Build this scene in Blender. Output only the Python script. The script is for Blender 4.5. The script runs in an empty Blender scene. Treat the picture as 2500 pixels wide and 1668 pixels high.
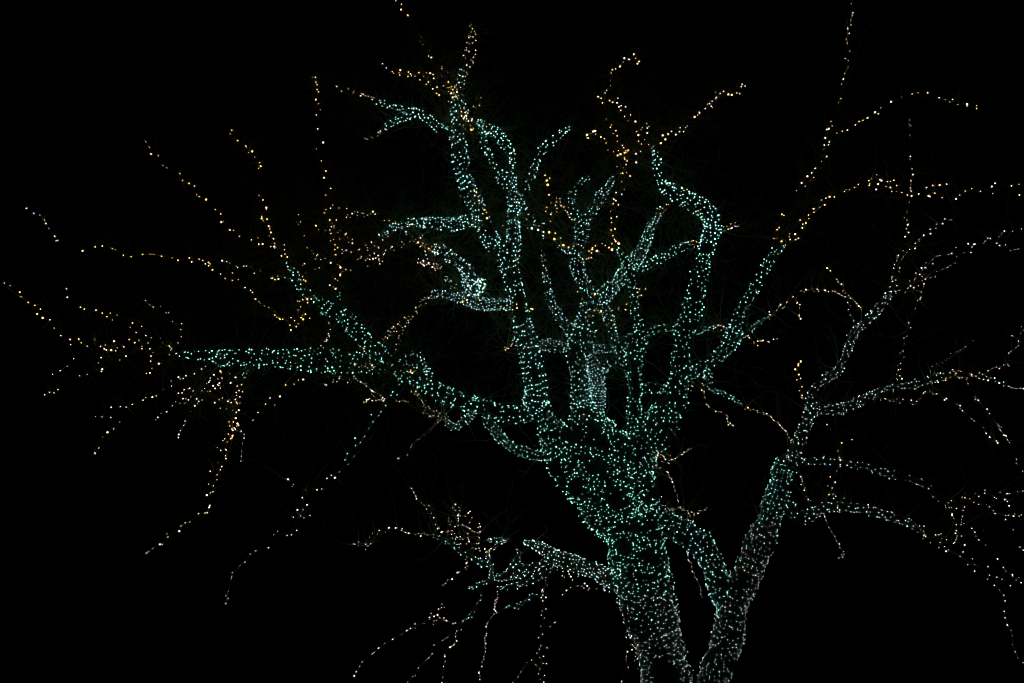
import bpy, math, random
from mathutils import Vector, Matrix, noise

random.seed(20)
# ------------------------------------------------------------------ camera, world, exposure
scene = bpy.context.scene
PITCH = math.radians(20.0)
CAM = Vector((0.0, 0.0, 1.6))
FPX = 2350.0                      # focal length in photo pixels (photo 2500 x 1668)
cam_data = bpy.data.cameras.new('camera')
cam_data.sensor_width = 36.0
cam_data.lens = 36.0 * FPX / 2500.0
cam_data.clip_start = 0.1
cam_data.clip_end = 2000.0
cam = bpy.data.objects.new('camera', cam_data)
scene.collection.objects.link(cam)
cam.location = CAM
cam.rotation_euler = (math.radians(90.0) + PITCH, 0.0, 0.0)
scene.camera = cam

world = bpy.data.worlds.new("World")
scene.world = world
world.use_nodes = True
wn = world.node_tree.nodes
bg = wn.get('Background') or wn.new('ShaderNodeBackground')
sky = wn.new('ShaderNodeTexSky')
sky.sky_type = 'NISHITA'
sky.sun_disc = False
sky.sun_elevation = math.radians(-14.0)      # deep night: the sun is far below the horizon
sky.sun_rotation = math.radians(160.0)
world.node_tree.links.new(sky.outputs['Color'], bg.inputs['Color'])
bg.inputs['Strength'].default_value = 0.002

scene.view_settings.view_transform = 'Standard'
scene.view_settings.look = 'None'
scene.view_settings.exposure = 0.0
scene.view_settings.gamma = 1.0
scene.view_settings.use_curve_mapping = False
scene.cycles.max_bounces = 3
scene.cycles.use_denoising = True
scene.cycles.filter_width = 1.15

# ------------------------------------------------------------------ helpers
COL = scene.collection
CR, SR = math.cos(PITCH), math.sin(PITCH)
RIGHT, UP, FWD = Vector((1, 0, 0)), Vector((0, -SR, CR)), Vector((0, CR, SR))


def to3d(x, y, d):
    return CAM + FWD * d + RIGHT * ((x - 1250.0) / FPX * d) + UP * ((834.0 - y) / FPX * d)


CROP = dict(A=(0, 200), B=(0, 600), C=(0, 900), D=(300, 1200), E=(500, 200), F=(500, 550), G=(500, 850),
            H=(850, 0), I=(1000, 250), J=(1050, 600), K=(1400, 80), L=(1450, 450), M=(1900, 150), N=(1900, 500),
            O=(1900, 850), P=(1900, 1150), Q=(800, 1268), R=(1300, 1268), T=(1200, 950), U=(1900, 1268),
            V=(1500, 800), W=(800, 1150), X=(1900, 0))
SC = 600.0 / 2350.0


def c(k, *pts):
    """survey notes -> photo-plane coordinates (x, y[, radius])"""
    x0, y0 = CROP[k]
    out = []
    for p in pts:
        q = [x0 + p[0] * SC, y0 + p[1] * SC]
        if len(p) > 2:
            q.append(p[2] * SC)
        out.append(tuple(q))
    return out


def b(k, *pts):
    """single bulbs; optional third entry is a colour letter"""
    x0, y0 = CROP[k]
    return [(x0 + p[0] * SC, y0 + p[1] * SC, (p[2] if len(p) > 2 else None)) for p in pts]


# ------------------------------------------------------------------ materials
def bark_material(name, base, dark):
    m = bpy.data.materials.new(name)
    m.use_nodes = True
    nt = m.node_tree
    bs = nt.nodes['Principled BSDF']
    bs.inputs['Roughness'].default_value = 0.9
    tc = nt.nodes.new('ShaderNodeTexCoord')
    mp = nt.nodes.new('ShaderNodeMapping')
    mp.inputs['Scale'].default_value = (1.0, 1.0, 0.22)
    nt.links.new(tc.outputs['Object'], mp.inputs['Vector'])
    no = nt.nodes.new('ShaderNodeTexNoise')
    no.inputs['Scale'].default_value = 34.0
    no.inputs['Detail'].default_value = 7.0
    no.inputs['Roughness'].default_value = 0.65
    nt.links.new(mp.outputs['Vector'], no.inputs['Vector'])
    vo = nt.nodes.new('ShaderNodeTexVoronoi')
    vo.feature = 'DISTANCE_TO_EDGE'
    vo.inputs['Scale'].default_value = 26.0
    nt.links.new(mp.outputs['Vector'], vo.inputs['Vector'])
    rp = nt.nodes.new('ShaderNodeValToRGB')
    rp.color_ramp.elements[0].position = 0.32
    rp.color_ramp.elements[0].color = (*dark, 1)
    rp.color_ramp.elements[1].position = 0.72
    rp.color_ramp.elements[1].color = (*base, 1)
    nt.links.new(no.outputs['Fac'], rp.inputs['Fac'])
    nt.links.new(rp.outputs['Color'], bs.inputs['Base Color'])
    ad = nt.nodes.new('ShaderNodeMath')
    ad.operation = 'ADD'
    nt.links.new(no.outputs['Fac'], ad.inputs[0])
    nt.links.new(vo.outputs['Distance'], ad.inputs[1])
    bu = nt.nodes.new('ShaderNodeBump')
    bu.inputs['Strength'].default_value = 0.9
    bu.inputs['Distance'].default_value = 0.02
    nt.links.new(ad.outputs[0], bu.inputs['Height'])
    nt.links.new(bu.outputs['Normal'], bs.inputs['Normal'])
    return m


def plain_material(name, col, rough=0.6):
    m = bpy.data.materials.new(name)
    m.use_nodes = True
    nt = m.node_tree
    bs = nt.nodes['Principled BSDF']
    bs.inputs['Roughness'].default_value = rough
    no = nt.nodes.new('ShaderNodeTexNoise')
    no.inputs['Scale'].default_value = 12.0
    rp = nt.nodes.new('ShaderNodeValToRGB')
    rp.color_ramp.elements[0].color = (col[0] * .7, col[1] * .7, col[2] * .7, 1)
    rp.color_ramp.elements[1].color = (col[0] * 1.25, col[1] * 1.25, col[2] * 1.25, 1)
    nt.links.new(no.outputs['Fac'], rp.inputs['Fac'])
    nt.links.new(rp.outputs['Color'], bs.inputs['Base Color'])
    return m


def lamp_material(name, col, strength):
    m = bpy.data.materials.new(name)
    m.use_nodes = True
    nt = m.node_tree
    nt.nodes.clear()
    out = nt.nodes.new('ShaderNodeOutputMaterial')
    em = nt.nodes.new('ShaderNodeEmission')
    em.inputs['Color'].default_value = (*col, 1)
    em.inputs['Strength'].default_value = strength
    nt.links.new(em.outputs[0], out.inputs['Surface'])
    return m


BARK = bark_material('bark', (0.050, 0.074, 0.044), (0.014, 0.022, 0.013))
TWIGBARK = bark_material('twig_bark', (0.20, 0.28, 0.14), (0.11, 0.16, 0.08))
SHOOT = bark_material('shoot_bark', (0.020, 0.020, 0.013), (0.009, 0.009, 0.006))
WIRE = plain_material('wire_plastic', (0.012, 0.03, 0.016), 0.45)
LAWN = plain_material('lawn', (0.035, 0.06, 0.022), 0.95)
# palette of the LEDs: m mint, i icy mint, a amber, g golden, w warm white, p pinkish white, v violet
PAL = 'emiagwpnv'
LED = {
    'e': lamp_material('led_emerald', (0.37, 1.0, 0.73), 3.1),
    'n': lamp_material('led_neutral', (0.84, 1.0, 0.92), 2.0),
    'm': lamp_material('led_mint', (0.43, 1.0, 0.86), 3.2),
    'i': lamp_material('led_icy', (0.62, 1.0, 0.98), 2.6),
    'a': lamp_material('led_amber', (1.0, 0.48, 0.17), 3.6),
    'g': lamp_material('led_golden', (1.0, 0.58, 0.13), 4.2),
    'w': lamp_material('led_warm_white', (1.0, 0.72, 0.48), 2.4),
    'p': lamp_material('led_pale', (1.0, 0.82, 0.70), 1.6),
    'v': lamp_material('led_violet', (0.56, 0.50, 1.0), 2.6),
}
MIX = {  # style -> weighted palette
    'm': 'mmmmmmii', 'i': 'iiim', 'a': 'aagww', 'g': 'ggga', 'w': 'wwwwap', 'p': 'pppw', 'v': 'v',
    'x': 'mmwia', 'q': 'ppiw', 'b': 'nnnnmp', 'e': 'eeeem', 'n': 'nnni', 'k': 'nnimn', 'r': 'ppnwp',
}


def pick(style):
    if style in 'awp' and random.random() < 0.012:
        return 'v'
    return random.choice(MIX[style])


# ------------------------------------------------------------------ mesh building
def link(name, verts, faces, mats, parent=None, midx=None, smooth=False, **props):
    me = bpy.data.meshes.new(name)
    me.from_pydata(verts, [], faces)
    for m in mats:
        me.materials.append(m)
    if midx:
        me.polygons.foreach_set('material_index', midx)
    if smooth:
        me.polygons.foreach_set('use_smooth', [True] * len(faces))
    me.update()
    o = bpy.data.objects.new(name, me)
    COL.objects.link(o)
    if parent is not None:
        o.parent = parent
        o.matrix_parent_inverse = Matrix.Translation(-PIVOT[parent])
    for k, v in props.items():
        o[k] = v
    PIVOT[o] = PIVOT.get(parent, Vector()) * 0.0
    return o


PIVOT = {}


def empty(name, loc, **props):
    o = bpy.data.objects.new(name, None)
    o.empty_display_size = 0.2
    COL.objects.link(o)
    o.location = loc
    PIVOT[o] = Vector(loc)
    for k, v in props.items():
        o[k] = v
    return o


def frames(pts):
    n = len(pts)
    tans = []
    for i in range(n):
        t = pts[min(i + 1, n - 1)] - pts[max(i - 1, 0)]
        tans.append(t.normalized() if t.length > 1e-9 else Vector((0, 0, 1)))
    ref = FWD.cross(tans[0])
    if ref.length < 1e-3:
        ref = Vector((1, 0, 0))
    u = ref.normalized()
    out = []
    for t in tans:
        u = (u - t * u.dot(t))
        if u.length < 1e-6:
            u = t.orthogonal()
        u.normalize()
        out.append((t, u, t.cross(u)))
    return out


def tube(verts, faces, pts, rads, n, rough=0.0, seed=0.0, cap=True):
    fr = frames(pts)
    base = len(verts)
    for i, (p, r) in enumerate(zip(pts, rads)):
        t, u, v = fr[i]
        for k in range(n):
            a = 2 * math.pi * k / n
            dirv = u * math.cos(a) + v * math.sin(a)
            rr = r
            if rough:
                q = p + dirv * r
                rr = r * (1 + rough * noise.noise(q * 3.1 + Vector((seed, 0, 0))) +
                          0.5 * rough * noise.noise(q * 9.0 + Vector((0, seed, 0))))
            verts.append(tuple(p + dirv * rr))
    for i in range(len(pts) - 1):
        for k in range(n):
            a0 = base + i * n + k
            a1 = base + i * n + (k + 1) % n
            faces.append((a0, a1, a1 + n, a0 + n))
    if cap:
        faces.append(tuple(base + k for k in range(n))[::-1])
        e = base + (len(pts) - 1) * n
        faces.append(tuple(e + k for k in range(n)))


OCT = [(1, 0, 0), (0, 1, 0), (-1, 0, 0), (0, -1, 0), (0, 0, 1.35), (0, 0, -1.0)]
OCTF = [(0, 1, 4), (1, 2, 4), (2, 3, 4), (3, 0, 4), (1, 0, 5), (2, 1, 5), (3, 2, 5), (0, 3, 5)]


def add_led(verts, faces, midx, p, r, nrm, mi):
    z = nrm.normalized()
    x = z.orthogonal().normalized()
    a = random.random() * 6.283
    y = z.cross(x)
    x, y = x * math.cos(a) + y * math.sin(a), y * math.cos(a) - x * math.sin(a)
    k = len(verts)
    for q in OCT:
        verts.append(tuple(p + (x * q[0] + y * q[1] + z * q[2]) * r))
    for f in OCTF:
        faces.append(tuple(k + j for j in f))
        midx.append(mi)


# a finer bulb shared by every singly placed LED, one mesh per colour
def bulb_mesh(letter):
    prof = [(-1.0, 0.0), (-0.7, 0.72), (0.0, 1.0), (0.75, 0.75), (1.3, 0.0)]
    n = 6
    vs, fs = [], []
    vs.append((0, 0, prof[0][0]))
    for z, r in prof[1:-1]:
        for k in range(n):
            a = 2 * math.pi * k / n
            vs.append((r * math.cos(a), r * math.sin(a), z))
    vs.append((0, 0, prof[-1][0]))
    for k in range(n):
        fs.append((0, 1 + (k + 1) % n, 1 + k))
    for ring in range(2):
        o = 1 + ring * n
        for k in range(n):
            fs.append((o + k, o + (k + 1) % n, o + n + (k + 1) % n, o + n + k))
    o = 1 + 2 * n
    for k in range(n):
        fs.append((o + k, o + (k + 1) % n, len(vs) - 1))
    me = bpy.data.meshes.new('bulb')
    me.from_pydata(vs, [], fs)
    me.materials.append(LED[letter])
    me.update()
    return me


BULB = {k: bulb_mesh(k) for k in PAL}


def catmull(pts, step):
    """pts: list of (x, y, r, d) -> dense list"""
    out = []
    n = len(pts)
    for i in range(n - 1):
        p0, p1, p2, p3 = pts[max(i - 1, 0)], pts[i], pts[i + 1], pts[min(i + 2, n - 1)]
        L = math.hypot(p2[0] - p1[0], p2[1] - p1[1])
        m = max(1, int(L / step))
        for j in range(m):
            t = j / m
            out.append(tuple(0.5 * ((2 * p1[k]) + (-p0[k] + p2[k]) * t + (2 * p0[k] - 5 * p1[k] + 4 * p2[k] - p3[k]) * t * t +
                                    (-p0[k] + 3 * p1[k] - 3 * p2[k] + p3[k]) * t ** 3) for k in range(4)))
    out.append(pts[-1])
    return out


# ------------------------------------------------------------------ the ground (below the frame)
def make_ground():
    vs, fs = [], []
    n = 48
    rings = [0.0, 3, 8, 15, 30, 80, 300, 1200]
    vs.append((0, 14, 0))
    for r in rings[1:]:
        for k in range(n):
            a = 2 * math.pi * k / n
            x, y = r * math.cos(a), 14 + r * math.sin(a)
            z = 0.05 * noise.noise(Vector((x * .3, y * .3, 0))) if r < 100 else 0
            vs.append((x, y, z))
    for k in range(n):
        fs.append((0, 1 + k, 1 + (k + 1) % n))
    for i in range(len(rings) - 2):
        o = 1 + i * n
        for k in range(n):
            fs.append((o + k, o + n + k, o + n + (k + 1) % n, o + (k + 1) % n))
    link('ground', vs, fs, [LAWN], kind='structure')


make_ground()

# ------------------------------------------------------------------ trees, limbs and wound light strings
TREES = {}
LIMBS = []       # dicts: key, tree, samples [(x,y,r,d)], root object
TWIGJOBS = []
GROUPS = {'wrap': 'fairy lights wound round the limbs', 'strand': 'light strands along the thin twigs'}
# bare stretches of bark that carry no lights
DARK = [c('R', (860, 250, 75))[0], c('R', (1130, 360, 62))[0], c('T', (805, 960, 70))[0], c('T', (1190, 1100, 65))[0],
        c('T', (1010, 740, 80))[0], c('R', (1230, 1430, 105))[0], c('R', (1330, 1500, 90))[0],
        c('T', (760, 420, 95))[0], c('T', (980, 390, 70))[0], c('R', (1940, 1400, 60))[0], c('R', (1700, 1290, 55))[0],
        c('J', (860, 520, 55))[0], c('J', (850, 560, 60))[0], c('J', (760, 310, 50))[0], c('L', (1090, 620, 48))[0],
        c('L', (960, 1040, 50))[0], c('J', (1000, 1230, 45))[0], c('J', (870, 690, 45))[0], c('I', (800, 1130, 90))[0],
        c('J', (1110, 410, 28))[0], c('J', (1110, 530, 30))[0], c('V', (640, 320, 45))[0], c('V', (220, 610, 45))[0],
        c('J', (1950, 470, 12))[0], c('I', (470, 250, 35))[0]]


def tree_root(key, name, loc, label):
    o = empty(name, loc, label=label, category='tree')
    TREES[key] = o
    return o


def nearest(x, y, tree=None, only=None):
    best = None
    for L in LIMBS:
        if tree and L['tree'] != tree:
            continue
        if only and L['key'] != only:
            continue
        for s in L['s']:
            dd = math.hypot(s[0] - x, s[1] - y)
            if best is None or dd < best[0]:
                best = (dd, s, L)
    return best


def limb(key, tree, parent, pts, label=None, sp=12.0, pitch=None, col='m', tip=None, dt=0.0, depth=None, size=1.0,
         kind=None, jit=0.22, dens=1.0, lit=True, start=0.0, mess=False):
    """a tapering limb following the photo's line, with one light string wound round it"""
    pts = [tuple(p) for p in pts]
    root = TREES[tree]
    if depth:
        d0, d1 = depth
    else:
        nb = nearest(pts[0][0], pts[0][1], tree, parent)
        d0 = nb[1][3]
        d1 = d0 + dt
        if nb[0] > 1.5:
            pts = [(nb[1][0], nb[1][1], pts[0][2])] + pts
            start = max(start, 0.0)
    tot = [0.0]
    for i in range(1, len(pts)):
        tot.append(tot[-1] + math.hypot(pts[i][0] - pts[i - 1][0], pts[i][1] - pts[i - 1][1]))
    ctrl = [(p[0], p[1], p[2], d0 + (d1 - d0) * (t / tot[-1])) for p, t in zip(pts, tot)]
    s = catmull(ctrl, 6.0)
    s = [(q[0], q[1], max(q[2] * (1 + 0.20 * noise.noise(Vector((k * 0.09, len(LIMBS) * 3.7, 0))) + 0.10 * noise.noise(Vector((k * 0.31, len(LIMBS) * 1.9, 4)))), 1.5), q[3]) for k, q in enumerate(s)]
    P = [to3d(q[0], q[1], q[3]) for q in s]
    RB = [q[2] * 0.98 * q[3] / FPX for q in s]
    nlast = min(6, len(RB) - 1)
    for k in range(nlast):                              # close the tip
        RB[-1 - k] *= 0.45 + 0.55 * (k / nlast)
    mean_r = sum(q[2] for q in s) / len(s)
    n = 18 if mean_r > 40 else 14 if mean_r > 18 else 10 if mean_r > 9 else 7
    vs, fs = [], []
    tube(vs, fs, P, RB, n, rough=0.16 if mean_r > 12 else 0.22, seed=len(LIMBS) * 7.3)
    host = root
    if parent and parent not in ('trunk', 'stem'):
        host = next(L for L in LIMBS if L['key'] == parent)['host']
    nm = kind or ('limb' if parent in ('trunk', 'stem') else 'branch')
    ob = link(nm, vs, fs, [BARK], parent=host, smooth=True)
    LIMBS.append(dict(key=key, tree=tree, s=s, ob=ob, host=ob if host is root else host))
    TWIGJOBS.append((tree, s, P, RB))
    if not lit:
        return
    # ---- the string wound round it
    dn = 1.22 if mean_r < 9 else 0.93
    pitch = (pitch or sp) * dn
    sp = sp * dn
    arc = [0.0]
    for i in range(1, len(s)):
        arc.append(arc[-1] + math.hypot(s[i][0] - s[i - 1][0], s[i][1] - s[i - 1][1]))
    total = arc[-1]
    fr = frames(P)
    ang = random.random() * 6.28
    pos = start * total
    i = 0
    bv, bf, bm, wires = [], [], [], []
    while pos < total - 1.0:
        while i < len(arc) - 2 and arc[i + 1] < pos:
            i += 1
        f = (pos - arc[i]) / max(arc[i + 1] - arc[i], 1e-6)
        r = s[i][2] + (s[i + 1][2] - s[i][2]) * f
        d = s[i][3]
        turn = math.hypot(2 * math.pi * r, pitch)
        loc_sp = sp * random.uniform(0.78, 1.25)
        da = 2 * math.pi * loc_sp / turn
        ang += da + (random.gauss(0, 1.6) if mess else 0.0)
        if tip and key not in ('trunk', 'stem') and pos / total > tip[0] and random.random() < (0.12 if key in ('left stem', 'top left arm', 'top left prong') else 0.42):
            pos += pitch * loc_sp / turn
            continue
        pos += pitch * loc_sp / turn
        pj = min(max(pos + random.gauss(0, jit * pitch), 0), total - 0.01)
        j = min(range(max(0, i - 6), min(len(arc) - 1, i + 7)), key=lambda q: abs(arc[q] - pj))
        aj = ang + random.gauss(0, 0.06)
        t, u, v = fr[j]
        nr = u * math.cos(aj) + v * math.sin(aj)
        rw = RB[j]
        q = P[j] + nr * (rw * random.choice((0.97, 1.0, 1.0, 1.03, 1.06, 1.12)) + 0.006) + t * (random.gauss(0, 0.10) * pitch * d / FPX)
        if mess:                                       # tangled heap of string
            q = q + Vector((random.gauss(0, .3), random.gauss(0, .3), random.gauss(0, .3))) * rw
        face = -nr.dot((P[j] - CAM).normalized())     # the strings zigzag mostly over the side people look at
        if random.random() > (1.0 if face > 0.55 else 0.62) * dens * (1.0 + 1.3 * min(0.0, noise.noise(P[j] * 2.2 + nr * 0.8) + 0.16)):
            continue
        rel = q - CAM
        dz = rel.dot(FWD)
        sx, sy = 1250 + FPX * rel.dot(RIGHT) / dz, 834 - FPX * rel.dot(UP) / dz
        if nr.dot(FWD) < 0.2 and any((sx - g[0]) ** 2 + (sy - g[1]) ** 2 < g[2] ** 2 for g in DARK):
            wires.append(q)
            continue
        wires.append(q)
        tt = pos / total
        st = col
        if tip and tt + random.gauss(0, 0.03) > tip[0]:
            st = tip[1]
        elif random.random() < 0.015:
            st = 'w'
        lt = pick(st)
        rr = 1.02 * size * ((0.92 + 0.34 * max(0.0, tt - 0.45) / 0.55) if key == 'trunk' else 1.0) * random.choice((0.62, 0.78, 0.9, 1.0, 1.05, 1.2, 1.5)) * d / FPX
        add_led(bv, bf, bm, q, rr, (nr + Vector((random.gauss(0, .4), random.gauss(0, .4), random.gauss(0, .4)))), PAL.index(lt))
    if not bv:
        return
    e = empty('light_string', P[0], label=label or ('mint lights wound round ' + key), category='light string', group=GROUPS['wrap'])
    link('bulbs', bv, bf, [LED[k] for k in PAL], parent=e, midx=bm, kind='stuff')
    wv, wf = [], []
    if len(wires) > 2:
        tube(wv, wf, wires, [0.0022] * len(wires), 3)
        link('wire', wv, wf, [WIRE], parent=e)


def strand(label, tree, bulbs, col='w', dt=0.0, size=1.0, parent=None, group='strand', far=260.0):
    """a thin twig with singly placed LEDs; the twig grows through its bulbs from the nearest limb"""
    # root bulb = nearest to a limb
    best = None
    for k, q in enumerate(bulbs):
        nb = nearest(q[0], q[1], tree, parent)
        if best is None or nb[0] < best[0]:
            best = (nb[0], k, nb[1], nb[2])
    att, L = best[2], best[3]
    nodes = [(att[0], att[1])] + [(q[0], q[1]) for q in bulbs]
    n = len(nodes)
    par = [-1] * n
    dist = [math.hypot(p[0] - nodes[best[1] + 1][0], p[1] - nodes[best[1] + 1][1]) for p in nodes]
    src = [best[1] + 1] * n
    done = [False] * n
    done[0] = True
    done[best[1] + 1] = True
    par[best[1] + 1] = 0
    acc = [0.0] * n
    acc[best[1] + 1] = best[0]
    size *= 0.8 if size < 0.86 else 1.2 if 'golden' in label else 0.95
    order = [0, best[1] + 1]
    for _ in range(n - 2):
        k = min((j for j in range(n) if not done[j]), key=lambda j: dist[j])
        done[k] = True
        par[k] = src[k]
        acc[k] = acc[par[k]] + dist[k]
        order.append(k)
        for j in range(n):
            if not done[j]:
                dd = math.hypot(nodes[j][0] - nodes[k][0], nodes[j][1] - nodes[k][1])
                if dd < dist[j]:
                    dist[j], src[j] = dd, k
    mx = max(acc) or 1.0
    dep = [att[3] + dt * a / mx + random.gauss(0, 0.02) for a in acc]
    dep[0] = att[3]
    kids = [[] for _ in range(n)]
    for k in order[1:]:
        kids[par[k]].append(k)
    # twig line: each node pulled towards its neighbours, so bulbs hang round it
    tw = list(nodes)
    for _ in range(2):
        new = list(tw)
        for k in order[1:]:
            nb = [tw[par[k]]] + [tw[j] for j in kids[k]]
            mxx = sum(p[0] for p in nb) / len(nb)
            my = sum(p[1] for p in nb) / len(nb)
            w = 0.5 if kids[k] else 0.15
            new[k] = (tw[k][0] * (1 - w) + mxx * w, tw[k][1] * (1 - w) + my * w)
        tw = new
    sub = [1] * n
    for k in reversed(order[1:]):
        sub[par[k]] += sub[k]
    depthtw = dep
    vs, fs = [], []
    used = set()
    paths = []
    stack = [(0, None)]
    # heavy paths
    def walk(start_k, prefix):
        path = prefix + [start_k]
        k = start_k
        while kids[k]:
            ks = sorted(kids[k], key=lambda j: -sub[j])
            for j in ks[1:]:
                walk(j, [k])
            k = ks[0]
            path.append(k)
        paths.append(path)
    walk(0, [])
    for path in paths:
        if len(path) < 2:
            continue
        ctrl = [(tw[k][0], tw[k][1], 0.6 + 0.26 * math.sqrt(sub[k] if k != path[0] or path[0] == 0 else sub[path[1]]), depthtw[k]) for k in path]
        ss = catmull(ctrl, 14.0)
        P = [to3d(q[0], q[1], q[3]) for q in ss]
        tube(vs, fs, P, [max(q[2], 0.7) * q[3] / FPX for q in ss], 5, rough=0.15, seed=len(vs))
        TWIGJOBS.append((tree, ss, P, [q[2] * q[3] / FPX for q in ss]))
    link('twig', vs, fs, [SHOOT], parent=L['host'], smooth=True)
    base = to3d(nodes[0][0], nodes[0][1], dep[0])
    e = empty('light_string', base, label=label, category='light string', group=GROUPS[group])
    wv, wf = [], []
    pos = [base] + [to3d(nodes[k][0], nodes[k][1], dep[k] - 0.012) for k in range(1, n)]
    for path in paths:
        if len(path) > 1:
            tube(wv, wf, [pos[k] for k in path], [0.002] * len(path), 3)
    link('wire', wv, wf, [WIRE], parent=e)
    for k in range(1, n):
        lt = bulbs[k - 1][2]
        lt = lt if (lt in PAL if lt else False) else pick('r' if tree == 'fork' and col == 'w' else col)
        o = bpy.data.objects.new('bulb', BULB[lt])
        COL.objects.link(o)
        o.parent = e
        o.location = pos[k] - base
        rr = (1.12 if tree == 'big' else 0.98) * size * random.choice((0.6, 0.75, 0.9, 1.0, 1.1, 1.3, 1.75)) * dep[k] / FPX
        o.scale = (rr, rr, rr)
        o.rotation_euler = (random.random() * 3.1, random.random() * 3.1, random.random() * 3.1)


# ================================================================== the great tree
tree_root('big', 'tree', to3d(1715, 1985, 13.9), 'large leaning tree with a thick trunk and many crooked limbs covered in mint lights')
tree_root('fork', 'forked_tree', to3d(1722, 1985, 13.5), 'slimmer tree forking into a wide V beside the thick leaning trunk')

limb('trunk', 'big', None,
     [(1722, 2010, 105), (1698, 1910, 74), (1662, 1780, 60)] +
     c('R', (1290, 1567, 222), (1230, 1300, 226), (1145, 1000, 248), (1078, 700, 258), (1035, 500, 262), (1010, 330, 266), (970, 150, 275)) +
     c('T', (1300, 1230, 300), (1230, 1080, 290)),
     label='mint lights wound in rings round the thick leaning trunk', sp=10.4, depth=(13.9, 13.05), size=0.78, kind='trunk', start=0.22, col='b',
     tip=(0.74, 'e'), pitch=11.0, jit=0.12)
limb('left crotch', 'big', 'trunk', c('T', (1250, 1200, 300), (1130, 1040, 300), (960, 860, 285), (800, 720, 240), (690, 580, 190), (590, 420, 150), (510, 290, 110), (440, 215, 85)),
     label='dense mint lights on the broad limb slanting up left out of the trunk', sp=10.5, dt=-0.15, col='e')
limb('middle crotch', 'big', 'trunk', c('T', (1270, 1180, 280), (1240, 960, 265), (1180, 760, 250), (1080, 560, 220), (960, 390, 190), (900, 220, 150), (870, 60, 115)),
     label='mint lights on the broad central limb between the two crotches', sp=10.5, dt=-0.05, col='e')
limb('right crotch', 'big', 'trunk', c('T', (1300, 1150, 270), (1340, 950, 235), (1340, 760, 215), (1400, 580, 195), (1540, 420, 170), (1640, 290, 145), (1710, 160, 115)) +
     c('V', (590, 760, 92), (610, 620, 92), (625, 500, 92), (640, 400, 88), (630, 250, 88), (650, 130, 80)) +
     c('L', (870, 1390, 85), (940, 1200, 90), (990, 960, 85), (1030, 780, 80), (1065, 655, 76)),
     label='mint lights up the long straight limb right of the open windows of branches', sp=12.5, dt=-0.35, col='e')
limb('hook', 'big', 'right crotch', c('L', (1068, 640, 76), (1112, 500, 76), (1135, 400, 76), (1108, 300, 78),
       (1040, 228, 76), (930, 165, 76), (830, 118, 70), (745, 70, 68), (680, 15, 58)) +
     c('K', (890, 1500, 58), (845, 1440, 44), (800, 1330, 32), (800, 1220, 34), (775, 1130, 28), (735, 1080, 18)),
     label='bright mint lights on the thick limb hooking over to the left', sp=10.5, dt=-0.1, size=1.3)
limb('slim upright', 'big', 'trunk', c('T', (1340, 760, 100), (1360, 560, 90), (1370, 400, 82)) + c('V', (190, 960, 74), (192, 800, 72), (195, 650, 68), (192, 520, 62), (190, 400, 70), (195, 290, 84), (205, 190, 92), (225, 90, 78)) +
     c('L', (440, 1400, 48), (395, 1260, 40), (385, 1130, 36), (370, 1000, 36), (352, 860, 36), (300, 730, 34), (250, 650, 30), (215, 600, 20)),
     label='mint lights on the slim upright limb between two open windows of branches', sp=11.0, dt=-0.2, col='e')
limb('left arm', 'big', 'left crotch', c('T', (430, 225, 80), (300, 240, 76), (150, 240, 74)) +
     c('G', (2290, 450, 76), (2170, 370, 84), (2050, 280, 92), (1900, 210, 98), (1700, 150, 102), (1500, 140, 102), (1300, 125, 104), (1100, 118, 106), (900, 108, 92), (700, 100, 74), (500, 90, 80), (300, 90, 74), (120, 92, 66)) +
     c('B', (2200, 1065, 60), (2050, 1055, 46), (1850, 1050, 36), (1720, 1035, 24), (1620, 985, 14)),
     label='mint lights along the long level limb reaching far to the left', sp=12.6, dt=-1.0, size=1.16, jit=0.5, col='e')
limb('left stem', 'big', 'left crotch', c('T', (470, 260, 110), (425, 160, 105)) + c('J', (1012, 1450, 104), (1005, 1300, 102), (950, 1010, 106), (895, 800, 98), (868, 640, 80), (838, 540, 70), (805, 410, 82), (770, 250, 82), (735, 120, 100), (700, 40, 105)) +
     c('I', (830, 1410, 92), (770, 1300, 76), (715, 1180, 70), (660, 1010, 72), (565, 850, 74), (522, 700, 66), (490, 560, 72), (478, 420, 64), (465, 300, 64), (470, 200, 58)) +
     c('H', (1060, 1060, 80), (1050, 950, 58), (1075, 800, 34), (1090, 710, 32), (1130, 640, 44), (1155, 550, 50), (1175, 460, 44), (1190, 370, 38), (1175, 280, 28), (1175, 225, 18)),
     label='bands of mint lights up the tall bent stem reaching the treetop', sp=8.0, pitch=15.5, dt=0.3, jit=0.16, tip=(0.885, 'w'), size=1.2)
limb('centre stem', 'big', 'middle crotch', c('J', (1440, 1540, 108), (1430, 1300, 92), (1410, 1060, 88), (1440, 900, 105), (1480, 760, 108), (1480, 620, 76), (1465, 530, 34)),
     label='mint lights in rings round the stout centre stem', sp=8.0, pitch=16.0, dt=0.1, jit=0.2)
limb('companion stem', 'big', 'middle crotch', c('J', (1600, 1560, 60), (1605, 1420, 62), (1602, 1290, 66), (1565, 1150, 60), (1500, 1030, 46)),
     label='closely packed white lights on the short stem hugging the centre stem', sp=7.0, dt=-0.25, col='i', size=0.85)
limb('centre twist', 'big', 'slim upright', c('J', (1850, 1060, 34), (1790, 960, 30), (1750, 850, 34), (1735, 760, 40), (1690, 650, 50), (1590, 510, 42), (1530, 410, 46), (1450, 320, 58), (1415, 200, 64), (1390, 80, 52)) +
     c('I', (1615, 1370, 46), (1650, 1250, 68), (1655, 1140, 54), (1720, 1075, 38), (1790, 980, 46), (1835, 890, 46), (1895, 815, 26), (1930, 745, 36), (1950, 690, 18)),
     label='mint lights on the twisting branch that ends in the right prong of a Y', sp=9.2, dt=0.1)
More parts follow.
